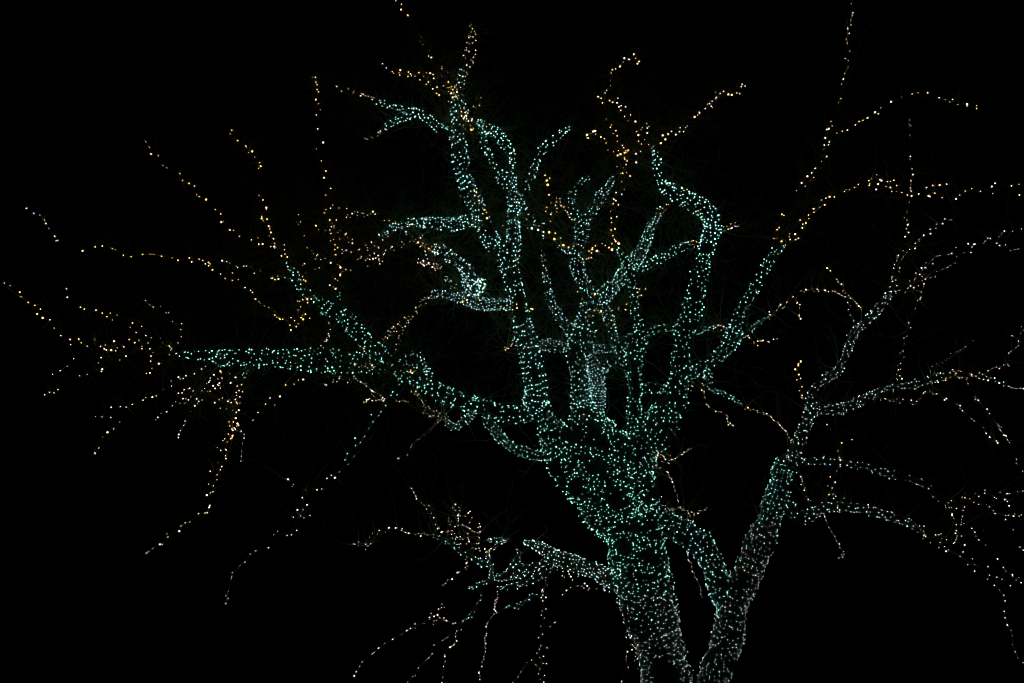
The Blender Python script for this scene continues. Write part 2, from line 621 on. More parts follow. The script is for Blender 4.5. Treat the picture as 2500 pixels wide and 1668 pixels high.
limb('y prong', 'big', 'centre twist', c('I', (1650, 1130, 46), (1585, 1070, 34), (1535, 950, 36), (1560, 865, 24), (1610, 800, 26), (1660, 742, 22), (1735, 722, 16)),
     label='mint lights on the left prong of the Y curling over at its tip', sp=8.5, dt=-0.1)
limb('short prong', 'big', 'centre twist', c('J', (1395, 100, 44), (1330, 60, 34), (1270, 30, 26), (1230, 10, 16)) + c('I', (1415, 1360, 10)),
     label='short run of mint lights beside the Y leading to amber ones', sp=9.0, dt=0.1)
limb('cross diagonal', 'big', 'centre twist', c('L', (60, 1110, 56), (120, 1040, 60), (205, 945, 62), (300, 840, 64), (400, 720, 62), (475, 600, 49), (512, 500, 44), (548, 400, 38), (595, 300, 33), (660, 225, 33), (725, 165, 24)),
     label='mint lights up the diagonal branch under the hooked limb, amber at its top', sp=8.2, dt=0.5, tip=(0.9, 'a'), size=1.12)
limb('side diagonal', 'big', 'cross diagonal', c('L', (410, 800, 40), (550, 752, 36), (650, 700, 38), (770, 630, 38), (900, 580, 30), (1010, 540, 20)),
     label='mint lights on the side branch passing behind the hooked limb', sp=7.6, dt=0.4, tip=(0.9, 'a'), size=1.15)
limb('left centre fork', 'big', 'centre stem', c('J', (1420, 880, 70), (1340, 800, 56), (1255, 700, 48), (1185, 590, 38), (1145, 500, 38), (1125, 400, 36), (1110, 300, 32), (1105, 200, 28), (1080, 90, 22), (1060, 25, 14)),
     label='lights on the thin fork left of the centre stem turning amber upwards', sp=8.4, dt=0.35, col='i', tip=(0.76, 'w'))
limb('bridge left', 'big', 'left stem', c('J', (980, 960, 50), (1100, 955, 54), (1200, 960, 58), (1320, 985, 60)),
     label='tight white lights on the short level bridge between two stems', sp=7.2, dt=0.02, col='i', size=0.85)
limb('bridge centre', 'big', 'centre stem', c('J', (1490, 990, 40), (1620, 990, 38), (1740, 985, 34), (1810, 1030, 24)),
     label='mint lights on the level branch crossing right from the centre stem', sp=8.6, dt=-0.1)
limb('small arch', 'big', 'companion stem', c('J', (1655, 1240, 24), (1690, 1150, 26), (1750, 1105, 20), (1825, 1105, 18), (1870, 1170, 18), (1890, 1270, 18)),
     label='mint lights on the small arch over the dark oval gap', sp=7.6, dt=-0.1)
limb('window rung', 'big', 'slim upright', c('V', (220, 590, 48), (330, 580, 48), (440, 585, 44), (560, 600, 44)),
     label='mint lights on the short rung joining the upright and hooked limbs', sp=11.0, dt=-0.05)
limb('upper rung', 'big', 'slim upright', c('L', (450, 1440, 34), (520, 1410, 30), (600, 1390, 32), (720, 1370, 28), (820, 1360, 28), (950, 1405, 34), (1060, 1380, 26), (1160, 1365, 12)),
     label='mint lights on the upper rung running out past the hooked limb', sp=7.4, dt=0.3)
limb('right arm', 'big', 'right crotch', c('V', (650, 480, 60), (770, 420, 52), (900, 340, 56), (1000, 265, 60), (1100, 150, 72), (1150, 50, 76)) +
     c('L', (1330, 1450, 74), (1370, 1330, 56), (1400, 1210, 50), (1480, 1090, 46), (1560, 950, 46), (1640, 800, 46), (1700, 700, 44), (1760, 640, 26)) + c('N', (68, 387, 14)),
     label='mint lights up the straight limb slanting to the upper right', sp=12.0, dt=-0.3, col='m')
limb('right arm spur', 'big', 'right arm', c('L', (1340, 1500, 28), (1420, 1460, 22), (1500, 1395, 22), (1560, 1335, 24), (1630, 1290, 18), (1690, 1262, 7)),
     label='fine mint lights on the spur splitting off the straight right limb', sp=6.8, dt=0.1, size=0.86)
limb('droop right', 'big', 'right arm', c('V', (870, 390, 34), (895, 450, 32), (908, 530, 26), (940, 600, 22), (1010, 610, 18), (1080, 650, 20), (1160, 692, 20), (1230, 745, 14)),
     label='small mint lights on the thin branch drooping toward the forked tree', sp=6.8, dt=-0.2, size=0.85)
limb('pale loop', 'big', 'left arm', c('T', (-50, 290, 40), (20, 380, 46), (100, 480, 46), (220, 565, 48), (350, 612, 50), (460, 640, 50), (560, 660, 40)),
     label='pale mint lights on the sagging loop below the left limb rejoining the trunk', sp=9.6, dt=0.2, col='m', size=0.9)
limb('top left arm', 'big', 'left stem', c('H', (1000, 1290, 44), (870, 1225, 42), (780, 1150, 36), (700, 1095, 36), (620, 1070, 34), (500, 1035, 26), (380, 1000, 26), (280, 980, 22), (190, 940, 26), (100, 908, 16)) + c('E', (1400, 95, 16), (1310, 75, 14), (1245, 35, 12)),
     label='mint lights on the upper arm stretching left, amber at its far tip', sp=7.8, dt=-0.3, tip=(0.72, 'w'), size=1.2)
limb('top left prong', 'big', 'top left arm', c('H', (640, 1085, 32), (520, 1130, 30), (420, 1172, 26), (350, 1225, 22), (300, 1280, 16), (210, 1318, 14), (130, 1310, 10)),
     label='lights on the lower prong of the upper arm curling down to the left', sp=7.4, dt=0.2, tip=(0.55, 'w'), size=1.2)
limb('level left', 'big', 'left stem', c('I', (720, 1140, 44), (600, 1130, 52), (450, 1165, 56), (300, 1160, 52), (190, 1150, 44), (80, 1150, 32)) + c('E', (2130, 1355, 44), (2000, 1340, 32), (1880, 1365, 34), (1785, 1400, 28), (1720, 1450, 22), (1650, 1470, 8)),
     label='mint lights on the wavy level branch left of the tall stem', sp=8.4, dt=-0.2, size=1.2)
limb('ledge', 'big', 'left stem', c('J', (800, 560, 56), (640, 562, 58), (500, 558, 56), (380, 540, 48), (270, 510, 36), (190, 480, 32), (110, 455, 30), (40, 455, 24)) + c('F', (2230, 650, 24), (2160, 690, 22), (2060, 765, 30), (1995, 840, 22), (1930, 905, 26), (1850, 985, 30), (1775, 1030, 30), (1705, 1115, 14)),
     label='white lights on the low ledge branch then peach ones falling away left', sp=7.6, dt=-0.5, tip=(0.57, 'w'), col='i')
limb('ledge drop', 'big', 'ledge', c('F', (1880, 990, 14), (1868, 1060, 10), (1845, 1140, 10), (1825, 1190, 14), (1795, 1250, 14), (1770, 1300, 10)),
     label='few peach lights hanging between the ledge branch and the left limb', sp=8.5, dt=-0.2, col='p', size=0.9)
limb('knob', 'big', 'ledge', c('J', (385, 500, 60), (375, 430, 66), (372, 330, 44), (355, 240, 42), (300, 185, 48), (230, 125, 44), (120, 50, 42), (20, 25, 28)) + c('I', (180, 1378, 18), (95, 1352, 12)),
     label='white lights on the crooked branch climbing off the ledge to the left', sp=6.2, dt=0.3, col='i', size=1.2, tip=(0.86, 'g'), mess=True)
limb('knob stub', 'big', 'knob', c('J', (400, 440, 56), (450, 400, 58), (485, 360, 58), (505, 342, 40), (512, 335, 14)),
     label='bright clump of white lights on the sawn knob above the ledge', sp=5.0, dt=-0.25, col='i', size=1.35, mess=True, jit=1.3)
limb('knob spur', 'big', 'ledge', c('J', (270, 400, 22), (215, 390, 26), (185, 355, 28), (150, 310, 26), (105, 310, 20)),
     label='mixed mint and amber lights on the short spur beside the sawn knob', sp=7.2, dt=0.1, col='x')
limb('inner stem', 'big', 'left stem', c('J', (790, 180, 50)) + c('I', (985, 1500, 52), (1000, 1350, 58), (990, 1150, 54), (1000, 1010, 56), (985, 900, 50), (985, 790, 48), (1000, 700, 34)),
     label='mint lights on the inner stem standing right of the tall bent stem', sp=9.0, dt=0.35, size=1.2)
limb('inner left', 'big', 'inner stem', c('I', (975, 840, 36), (890, 745, 38), (830, 625, 34), (780, 540, 34), (720, 430, 30), (702, 340, 32), (690, 260, 32), (650, 200, 24)),
     label='mint lights on the thin branch rising beside the tall stem', sp=8.0, dt=-0.1, size=1.2)
limb('inner right', 'big', 'inner stem', c('I', (950, 660, 20), (985, 570, 22), (965, 480, 38), (915, 400, 44), (850, 320, 44), (770, 255, 46), (700, 210, 40), (630, 175, 28)),
     label='mint lights on the arched branch curving over to the treetop', sp=8.2, dt=-0.35, size=1.2)
limb('inner spear', 'big', 'inner stem', c('I', (1040, 960, 20), (1125, 820, 24), (1180, 660, 36), (1215, 560, 30), (1255, 470, 38), (1330, 400, 38), (1420, 325, 34), (1490, 260, 28), (1545, 250, 12)),
     label='mint lights on the lone spear branch pointing to the upper right', sp=8.6, dt=0.3, size=1.2)
limb('inner drop', 'big', 'inner stem', c('I', (1010, 890, 24), (1060, 940, 22), (1105, 1040, 28), (1170, 1130, 30), (1225, 1160, 24), (1295, 1170, 10)),
     label='mint lights on the little branch dropping right from the inner stem', sp=8.4, dt=-0.3, size=1.2)
limb('left riser', 'big', 'left arm', c('F', (1720, 1290, 78), (1510, 1080, 74), (1400, 950, 74), (1310, 860, 70), (1180, 800, 66), (1090, 760, 58), (1020, 690, 38), (950, 620, 40), (880, 540, 34), (845, 450, 34), (800, 390, 22), (790, 325, 14)),
     label='scattered mint lights on the limb rising left off the long level limb', sp=11.2, dt=-0.3, size=1.12, jit=0.5, col='e')
limb('left riser fork', 'big', 'left riser', c('F', (1400, 930, 40), (1310, 820, 34), (1275, 720, 28), (1280, 640, 18)),
     label='few mint lights on the inner fork of the left rising limb', sp=12.5, dt=0.2, size=1.1, jit=0.5, col='e')
limb('hanging left', 'big', 'left arm', c('G', (1880, 350, 40), (1800, 440, 26), (1730, 520, 24), (1640, 630, 30), (1570, 740, 28), (1505, 830, 32), (1440, 930, 32), (1390, 1050, 34), (1345, 1125, 24), (1270, 1190, 12)),
     label='mint lights spaced out down the hanging branch under the left limb', sp=15.5, dt=-0.4, size=1.1, col='m')
limb('hanging stub', 'big', 'left arm', c('G', (430, 120, 20), (395, 190, 22), (380, 260, 24), (370, 310, 18)),
     label='short drop of mint lights where the amber curtain begins', sp=10.5, dt=-0.1, size=1.05)
limb('ear loop', 'big', 'left arm', c('G', (1920, 110, 14), (1945, 60, 14), (1995, 35, 18), (2050, 60, 20), (2080, 120, 22), (2120, 175, 20), (2145, 225, 20), (2100, 245, 18)),
     label='fine mint lights on the ear shaped loop above the left limb', sp=6.6, dt=-0.2, size=0.9, col='i')
limb('under left', 'big', 'left arm', [(1162, 985, 9), (1146, 1018, 9), (1112, 1042, 9), (1094, 1034, 8)] + c('G', (2290, 650, 28), (2240, 636, 26), (2160, 622, 30), (2105, 590, 28), (2030, 560, 18), (1960, 540, 16), (1890, 512, 18), (1815, 505, 12)),
     label='fine pale lights on the branch tucked under the left limb', sp=6.8, dt=-0.1, size=0.9, tip=(0.5, 'w'), col='i')
limb('under link', 'big', 'under left', c('G', (2125, 590, 18), (2110, 535, 18), (2060, 475, 16), (2010, 430, 18), (1950, 395, 14)),
     label='short diagonal of peach lights tying the under branch to the left limb', sp=7.6, dt=-0.05, size=0.9, col='w')
limb('under drop', 'big', 'under left', c('G', (2260, 655, 14), (2220, 715, 14), (2175, 755, 14), (2110, 805, 14), (2060, 850, 10), (1990, 925, 10), (1955, 975, 10), (1910, 1030, 10), (1850, 1055, 12), (1810, 1078, 8)),
     label='thin peach lights trailing down left below the under branch', sp=9.5, dt=-0.3, size=0.92, col='p')
limb('low arm', 'big', 'trunk', c('R', (900, 640, 95), (780, 600, 88), (650, 515, 80), (500, 460, 72), (350, 410, 72), (200, 355, 72)) + c('W', (2150, 800, 60), (2050, 740, 50), (1930, 690, 38), (1860, 682, 22)),
     label='pale lights on the low branch leaving the trunk to the left', sp=9.2, dt=0.9, size=1.08, col='k')
limb('low mesh upper', 'big', 'low arm', c('W', (2110, 850, 46), (2000, 910, 40), (1900, 940, 50), (1800, 970, 60), (1690, 1010, 38), (1600, 1020, 28), (1540, 1042, 20), (1490, 1068, 16), (1435, 1090, 20), (1385, 1112, 20), (1335, 1125, 8)),
     label='pale lights on the upper strand of the low tangled fan', sp=9.8, dt=0.5, size=0.94, col='k', jit=0.5)
limb('low mesh middle', 'big', 'low mesh upper', c('W', (1745, 965, 36), (1790, 900, 48), (1820, 830, 40), (1830, 780, 30), (1800, 740, 20)),
     label='pale lights on the leaf shaped loop inside the low tangled fan', sp=10.0, dt=0.2, size=0.94, col='k', jit=0.5)
limb('low mesh lower', 'big', 'low arm', c('W', (2140, 950, 36), (2010, 1010, 40), (1920, 1055, 32), (1830, 1085, 36), (1740, 1105, 34), (1660, 1125, 24), (1605, 1108, 12)),
     label='pale lights on the bottom strand of the low tangled fan', sp=9.4, dt=0.4, size=0.94, col='k', jit=0.5)
limb('low upright', 'big', 'low mesh upper', c('W', (1560, 1020, 24), (1565, 930, 26), (1540, 860, 20), (1528, 790, 14), (1560, 755, 16), (1605, 718, 20), (1660, 690, 22), (1720, 665, 18)),
     label='lights on the kinked riser at the end of the low fan', sp=7.6, dt=0.1, size=0.94, col='k')
limb('low flat', 'big', 'low upright', c('W', (1680, 675, 16), (1760, 658, 16), (1700, 652, 18), (1620, 660, 20), (1540, 662, 20), (1462, 672, 10)),
     label='flat white row of lights on top of the low fan', sp=6.6, dt=0.1, size=0.94, col='k')
limb('low outer', 'big', 'low upright', c('W', (1545, 900, 26), (1430, 862, 34), (1370, 820, 26), (1285, 785, 18), (1245, 750, 18), (1190, 705, 24), (1110, 660, 24), (1010, 618, 18), (930, 606, 10)),
     label='mint lights on the outermost low branch running out to pale ones', sp=9.2, dt=0.2, size=0.98, tip=(0.84, 'p'))
limb('low tail', 'big', 'low mesh upper', c('W', (1455, 1085, 14)) + c('Q', (1460, 690, 18), (1475, 745, 14), (1430, 800, 14), (1400, 875, 18), (1365, 915, 24), (1320, 945, 18), (1275, 995, 10)),
     label='mint lights on the tail hanging from the low fan', sp=9.8, dt=0.1, size=0.92, col='k')
limb('low swag', 'big', 'low arm', c('Q', (2150, 480, 14), (2105, 560, 18), (2088, 640, 12), (2050, 700, 12), (2030, 735, 14), (1960, 728, 16), (1900, 780, 20), (1820, 832, 22), (1760, 840, 12), (1690, 855, 18), (1640, 892, 8)),
     label='mint lights on the swag draped below the low branch', sp=8.4, dt=0.2, size=0.9, col='k')

# ================================================================== the forked tree on the right
limb('stem', 'fork', None, [(1722, 2010, 60), (1722, 1900, 42), (1728, 1780, 37)] + c('R', (1730, 1560, 130), (1770, 1400, 135), (1840, 1240, 130), (1875, 1080, 140), (1895, 930, 148), (1915, 800, 150), (1960, 690, 135)) +
     c('R', (2065, 510, 122), (2140, 300, 132), (2225, 110, 125)) + c('V', (1575, 1540, 105), (1592, 1400, 102), (1602, 1300, 104), (1608, 1235, 98)),
     label='mint lights round the slimmer stem of the V shaped tree', sp=11.0, depth=(13.5, 13.2), size=0.82, kind='trunk', start=0.30, col='b', tip=(0.84, 'm'), jit=0.15)
limb('left tine', 'fork', 'stem', c('R', (1890, 830, 120), (1800, 660, 110), (1745, 500, 108), (1690, 360, 112), (1590, 230, 118), (1450, 125, 112), (1310, 50, 105)) + c('T', (1560, 1180, 110), (1430, 1080, 100), (1300, 980, 90)),
     label='mint lights on the tine of the V leaning back behind the thick trunk', sp=12.0, dt=0.2, col='m')
limb('right riser', 'fork', 'stem', c('O', (110, 1080, 70), (180, 930, 58), (235, 810, 58), (275, 700, 54), (300, 590, 46), (325, 440, 40), (385, 340, 30), (470, 280, 42), (560, 225, 42), (605, 150, 30), (650, 70, 42)) +
     c('N', (680, 1340, 38), (712, 1250, 42), (785, 1165, 34), (865, 1090, 36), (935, 1020, 40), (1010, 930, 38), (1065, 865, 30), (1090, 800, 14)),
     label='mint lights up the winding branch on the far right', sp=11.0, dt=-0.3, size=0.98, col='n')
limb('right level', 'fork', 'right riser', c('O', (310, 620, 40), (400, 605, 40), (500, 590, 42), (640, 570, 46), (760, 512, 42), (860, 470, 42), (960, 405, 28), (1070, 385, 34), (1200, 370, 36), (1300, 350, 40), (1420, 308, 30), (1560, 275, 42), (1680, 245, 34), (1800, 262, 26), (1900, 270, 14)),
     label='mint lights on the rising level branch pointing out of the right edge', sp=11.0, dt=-0.5, size=0.9, col='n', tip=(0.82, 'w'))
limb('right bow', 'fork', 'stem', c('O', (230, 1095, 40), (300, 1080, 36), (400, 1075, 38), (520, 1082, 34), (700, 1120, 28), (830, 1125, 28), (920, 1165, 30), (1050, 1200, 34), (1180, 1230, 30), (1280, 1255, 30), (1380, 1295, 38), (1470, 1375, 38), (1560, 1430, 46), (1640, 1485, 42), (1730, 1525, 24)),
     label='mint lights on the bowed branch sinking to the right edge', sp=10.5, dt=-0.5, size=0.92, col='n', tip=(0.8, 'p'))
limb('right lower bow', 'fork', 'stem', c('P', (70, 330, 60), (160, 430, 62), (250, 450, 62), (340, 410, 54), (440, 350, 46), (560, 345, 44), (700, 350, 42), (800, 358, 44), (900, 385, 42), (1000, 410, 38), (1100, 442, 42), (1200, 475, 38), (1280, 515, 34), (1350, 570, 34), (1420, 620, 20)),
     label='mint lights on the lower bowed branch starting with a sagging curl', sp=12.5, dt=-0.5, size=1.0, col='b', tip=(0.9, 'p'))

# ================================================================== strands along the thin twigs: great tree
S = strand
S('amber strand along the jagged twig left of the treetop', 'big', b('H', (940, 1040), (960, 970), (905, 935), (870, 910), (845, 892), (808, 850), (850, 835), (870, 858), (788, 813), (748, 808), (767, 785), (755, 770), (686, 764), (720, 733), (818, 750), (812, 715), (784, 700), (748, 697), (676, 696, 'g'), (640, 729), (605, 727), (597, 706), (576, 690, 'g'), (571, 732), (493, 718), (487, 697), (499, 671), (435, 703), (422, 685), (365, 650), (328, 609)), 'a', -0.3)
S('amber strand climbing off the top edge above the treetop', 'big', b('H', (1020, 830, 'g'), (990, 830, 'g'), (975, 835, 'g'), (985, 845), (1000, 860), (960, 783), (925, 822), (910, 822), (950, 692), (928, 660), (895, 658), (895, 727), (853, 663), (865, 604), (895, 636), (795, 551), (768, 537), (778, 483), (715, 427), (688, 396), (685, 345), (703, 357), (570, 147), (506, 93), (510, 42), (456, 8)), 'w', 0.4)
S('small amber tuft in the fork just under the treetop', 'big', b('H', (955, 840), (960, 875), (985, 893), (1002, 860), (1040, 880), (1018, 922), (1030, 925), (1058, 913), (1083, 1068), (1085, 1110), (1104, 1135), (1133, 1137), (1150, 1158), (1185, 1138), (1180, 1155), (1215, 1160), (1108, 1042), (1118, 1078), (1125, 1105), (1170, 1200), (1200, 1228, 'g'), (1190, 1243, 'g'), (1175, 1240, 'g'), (1003, 930)), 'a', -0.1, 1.2)
S('tiny peach twig sticking up right of the treetop', 'big', b('H', (1248, 901), (1224, 935), (1218, 955), (1270, 935), (1255, 995), (1220, 1030), (1197, 1017), (1255, 1010)), 'w', 0.2, 0.85)
S('golden strand curling to the left above the glowing knot', 'big', b('K', (500, 1130, 'g'), (510, 1122, 'g'), (490, 1150, 'g'), (515, 1138, 'g'), (430, 1127), (450, 1162), (421, 1175), (383, 1140), (330, 1122), (313, 1056), (296, 1014), (263, 998, 'g'), (212, 970), (207, 940), (190, 945), (165, 965), (130, 977), (130, 1007), (143, 1009)), 'a', -0.2, 1.05)
S('golden strand rising upright from the glowing knot', 'big', b('K', (468, 1078), (420, 1040), (418, 987), (380, 964), (405, 937), (353, 905), (364, 882), (312, 825), (480, 1100)), 'a', 0.2)
S('amber strand zigzagging up to the hooked twig tip near the top', 'big', b('K', (593, 850), (523, 843), (489, 801), (546, 787), (452, 743), (436, 709), (456, 698), (498, 708), (416, 671), (425, 628), (376, 666), (346, 652), (278, 672, 'g'), (265, 627), (236, 615), (302, 575), (318, 550), (355, 507), (353, 460), (361, 386), (372, 354), (403, 347), (445, 323), (478, 283), (487, 244), (528, 256), (534, 258), (578, 205), (574, 212), (595, 246), (628, 275), (612, 297)), 'w', 0.5, 1.2)
S('loose amber tuft over the tip of the hooked limb', 'big', b('K', (597, 1158), (643, 1135), (600, 1240), (622, 1037), (650, 1065), (683, 1022), (720, 1072), (621, 980), (603, 945), (646, 929), (658, 910), (706, 912), (722, 900), (702, 868), (706, 958)), 'w', 0.1, 1.2)
S('amber strand pointing to the upper right beyond the hooked limb', 'big', b('K', (835, 1056, 'g'), (880, 1019), (853, 982), (903, 969), (937, 944), (980, 976), (1014, 944), (1020, 907), (1053, 946), (1070, 909), (1089, 893), (1159, 806), (1187, 788), (1204, 764), (1260, 726), (1281, 684), (1301, 678), (1326, 656), (1328, 718, 'v'), (1317, 702), (1360, 620), (1360, 632), (1357, 571), (1403, 581), (1435, 561), (1482, 590), (1513, 595), (1562, 577), (1590, 587), (1605, 518), (1613, 493), (1642, 511)), 'w', 0.4, 1.2)
S('golden line dropping straight down under the glowing knot', 'big', b('I', (1945, 1275), (1925, 1223), (1963, 1210), (1930, 1150), (1928, 1108), (1922, 1043), (1997, 981), (1945, 968), (1972, 940), (1952, 927), (1975, 864), (2028, 880, 'v'), (2052, 830), (2028, 760), (2108, 705), (2075, 672, 'g'), (2036, 678, 'g'), (2020, 680, 'g'), (2066, 625), (1983, 615), (2068, 595), (2045, 628), (2080, 560), (2060, 545), (2055, 530), (2090, 460, 'g'), (2070, 480, 'g'), (1980, 1095)), 'a', -0.2, 1.05)
S('golden garland sagging across the centre of the crown', 'big', b('I', (1650, 1420), (1665, 1447), (1630, 1480, 'g'), (1650, 1498, 'g'), (1690, 1500), (1712, 1490), (1740, 1440), (1745, 1408, 'g'), (1750, 1392), (1790, 1420), (1810, 1428), (1776, 1372), (1840, 1350), (1870, 1370), (1905, 1388), (1933, 1352, 'g'), (1970, 1330), (2000, 1350, 'g'), (1935, 1410, 'g'), (1958, 1310), (1715, 1425), (1572, 1442), (1630, 1420), (1520, 1388, 'g'), (1470, 1365), (1738, 1485)), 'a', -0.1, 1.1)
S('golden line falling from the spear branch to the garland', 'big', b('I', (1295, 697), (1312, 747, 'g'), (1320, 788, 'g'), (1340, 725), (1332, 885), (1352, 963, 'g'), (1312, 1005, 'g'), (1300, 1043), (1348, 1137), (1335, 1243, 'g'), (1395, 1250), (1445, 1300), (1385, 1308)), 'a', 0.1, 1.05)
S('amber tuft at the foot of the curling Y prong', 'big', b('I', (1405, 915), (1438, 920), (1403, 953), (1440, 955), (1490, 1035, 'g'), (1510, 1050), (1520, 1075), (1530, 1100), (1552, 1122, 'g'), (1565, 1070), (1580, 1030), (1535, 1000), (1395, 985), (1450, 988), (1475, 1000), (1538, 1025), (1410, 1015), (1360, 1052), (1350, 1072), (1408, 1050)), 'w', 0.1)
S('three golden lamps on a thin level twig by the inner stem', 'big', b('I', (890, 1180, 'g'), (990, 1200, 'g'), (1130, 1203, 'g'), (1238, 1182), (1230, 1220, 'i'), (1168, 1205, 'i'), (1280, 1240, 'i'), (1277, 1275, 'i'), (1280, 1302, 'i')), 'g', 0.1, 1.05)
S('golden speckles on the bend of the tall stem', 'big', b('I', (640, 860, 'g'), (618, 848, 'g'), (665, 940, 'g'), (628, 905, 'g'), (620, 875, 'g'), (740, 1108, 'g'), (735, 1055), (720, 1030), (712, 1028)), 'g', -0.3)
S('orange tuft at the left side of the level bridge', 'big', b('J', (715, 970), (735, 980), (748, 985), (775, 960), (720, 1000), (790, 940), (720, 993), (780, 945), (788, 907)), 'a', -0.2, 0.85)
S('amber twig beside the slim upright limb', 'big', b('J', (1885, 550), (1880, 560), (1915, 575), (1805, 595), (1865, 610), (1990, 440), (1980, 448), (2000, 415), (2020, 475), (1998, 480), (2060, 415), (1980, 495), (1872, 612), (1800, 607)), 'a', 0.15, 0.95)
S('amber speckles inside the pointed gap of the crown', 'big', b('J', (1660, 720), (1750, 760, 'g'), (1750, 720), (1705, 742), (1640, 635, 'g'), (1635, 625, 'g'), (1650, 658), (1570, 620), (1743, 668), (1578, 490), (1575, 460), (1452, 510, 'g'), (1410, 440), (1600, 518)), 'a', -0.2, 0.95)
S('golden lamps dotted along the ledge branch', 'big', b('J', (310, 535, 'g'), (352, 518), (475, 522), (637, 540, 'g'), (642, 553), (735, 570, 'g'), (828, 560), (832, 597, 'g'), (920, 560), (965, 603), (978, 608)), 'g', -0.4)
S('peach cluster floating left of the sawn knob', 'big', b('F', (2043, 322), (2036, 360), (2060, 355), (2068, 368), (2090, 340), (2093, 352), (2085, 375), (2098, 387), (2122, 378), (2140, 360), (2145, 375), (2130, 322, 'v'), (2190, 370), (2215, 370), (2178, 400), (2198, 412), (2220, 400), (2225, 412), (2230, 380), (2262, 398), (2250, 412), (2170, 402), (2205, 430)), 'w', -0.1)
S('amber cluster above the peach one by the ledge', 'big', b('F', (2100, 245, 'g'), (2108, 252), (2115, 285), (2060, 205, 'g'), (2040, 165, 'g'), (2030, 172), (1998, 155), (1958, 157), (2018, 137), (2060, 122), (2080, 100), (1990, 107), (1928, 88), (1922, 62), (2140, 225), (2155, 240), (2172, 205), (2208, 208), (1903, 180), (1885, 160), (1882, 213), (2085, 172)), 'w', -0.2)
S('amber lamps by the tip of the wavy level branch', 'big', b('E', (1717, 1326), (1761, 1326, 'g'), (1822, 1335, 'g'), (1835, 1385), (1855, 1395), (1840, 1380), (1748, 1475), (1700, 1510), (1707, 1525), (1805, 1350, 'g'), (1940, 1365), (1962, 1363)), 'w', -0.1)
S('peach spray scattered between the rising limb and the level branch', 'big', b('F', (1480, 230), (1468, 238), (1556, 215), (1547, 188), (1540, 192), (1535, 243), (1558, 240), (1590, 158), (1600, 172), (1596, 165), (1634, 180), (1622, 197), (1660, 210), (1665, 222), (1702, 145), (1577, 290), (1620, 268), (1622, 275), (1555, 320), (1537, 335), (1577, 327), (1555, 392), (1560, 388), (1498, 303), (1465, 328), (1487, 318), (1609, 322), (1633, 314), (1657, 290), (1703, 312), (1668, 340), (1665, 325), (1698, 345), (1673, 370), (1718, 268), (1710, 282), (1730, 240), (1777, 226), (1790, 208), (1808, 240)), 'w', -0.3)
S('tall straight amber strand standing alone at the upper left', 'big', b('F', (1250, 610, 'g'), (1257, 605), (1270, 530), (1248, 512), (1295, 480), (1296, 468), (1320, 444), (1297, 405, 'g'), (1290, 390, 'g'), (1270, 374), (1245, 283, 'g'), (1253, 283), (1243, 233), (1270, 215, 'g'), (1246, 188, 'g'), (1207, 80), (1195, 46), (1290, 132), (1203, 150), (1233, 135), (1237, 25), (1195, 577), (1230, 590)) + b('E', (1222, 1353), (1237, 1377), (1210, 1385), (1197, 1320), (1258, 1322), (1205, 1210), (1224, 1180), (1157, 1223), (1145, 1252), (1156, 1083), (1204, 1018), (1141, 917), (1157, 853), (1115, 756, 'g'), (1067, 643), (1131, 580), (1080, 450), (1067, 317), (1105, 267), (1087, 210), (1061, 170, 'g'), (1087, 96), (1073, 73), (1074, 28), (1062, 3)) + [(763, 189, 'w'), (770, 189, 'a')], 'a', 0.3, 1.12)
S('short amber twig with a violet lamp near the tall strand', 'big', b('F', (1153, 51, 'v'), (1087, 45), (1062, 5), (1298, 50, 'v'), (1303, 25), (1270, 67), (1353, 77), (1342, 90), (1365, 120), (1411, 135), (1377, 163), (1412, 174)), 'a', 0.2, 1.05)
S('amber sprigs left of the foot of the tall strand', 'big', b('F', (1313, 233), (1327, 251), (1353, 241), (1313, 270), (1399, 256), (1070, 293), (1040, 270), (1024, 240), (978, 216), (1080, 280), (1060, 323), (1043, 317), (1108, 330), (1135, 345), (1150, 317), (1204, 360), (953, 369), (934, 384), (968, 457), (1056, 423), (1093, 408), (1114, 390), (1348, 423), (1394, 430)), 'w', 0.2)
S('row of amber lamps stepping right from the tall strand', 'big', b('E', (1284, 1206), (1358, 1213), (1355, 1294), (1366, 1273), (1389, 1295), (1410, 1260), (1434, 1242), (1461, 1246), (1458, 1277), (1497, 1256), (1514, 1257), (1528, 1289), (1556, 1274), (1585, 1260, 'v'), (1607, 1241, 'g'), (1628, 1265), (1594, 1297)), 'w', 0.3)
S('four amber lamps on a lone twig left of the tall strand', 'big', b('E', (895, 1270), (882, 1342), (898, 1365), (917, 1340), (950, 1472)), 'w', 0.4, 1.05)
S('amber strand curving up from the end of the left rising limb', 'big', b('F', (790, 305), (766, 277), (760, 235), (760, 188), (668, 172), (616, 103), (633, 70), (621, 36), (612, 10), (733, 292)) + b('E', (657, 1500), (561, 1328), (544, 1306), (544, 1286), (595, 1313), (590, 1220), (588, 1203), (556, 1130), (519, 1087), (515, 827, 'g'), (535, 807, 'g'), (525, 772), (478, 720), (454, 665, 'g'), (453, 676), (419, 677), (390, 612), (398, 622), (314, 562, 'g'), (278, 540), (242, 497), (258, 462)), 'a', 0.3, 1.08)
S('sparse amber strand running diagonally to the upper left corner', 'big', b('F', (331, 107), (238, 48), (276, 48), (445, 140), (506, 121), (515, 182), (553, 180), (631, 204, 'g'), (680, 210), (667, 222), (664, 205)) + b('E', (153, 1264), (100, 1221), (180, 1334), (158, 1341), (12, 1126)) + b('A', (1905, 1098), (1878, 1080), (1860, 997), (1808, 971, 'g'), (1745, 943), (1721, 877), (1597, 823), (1557, 801), (1515, 706), (1444, 691), (1430, 626), (1394, 573)), 'a', 0.3, 1.12)
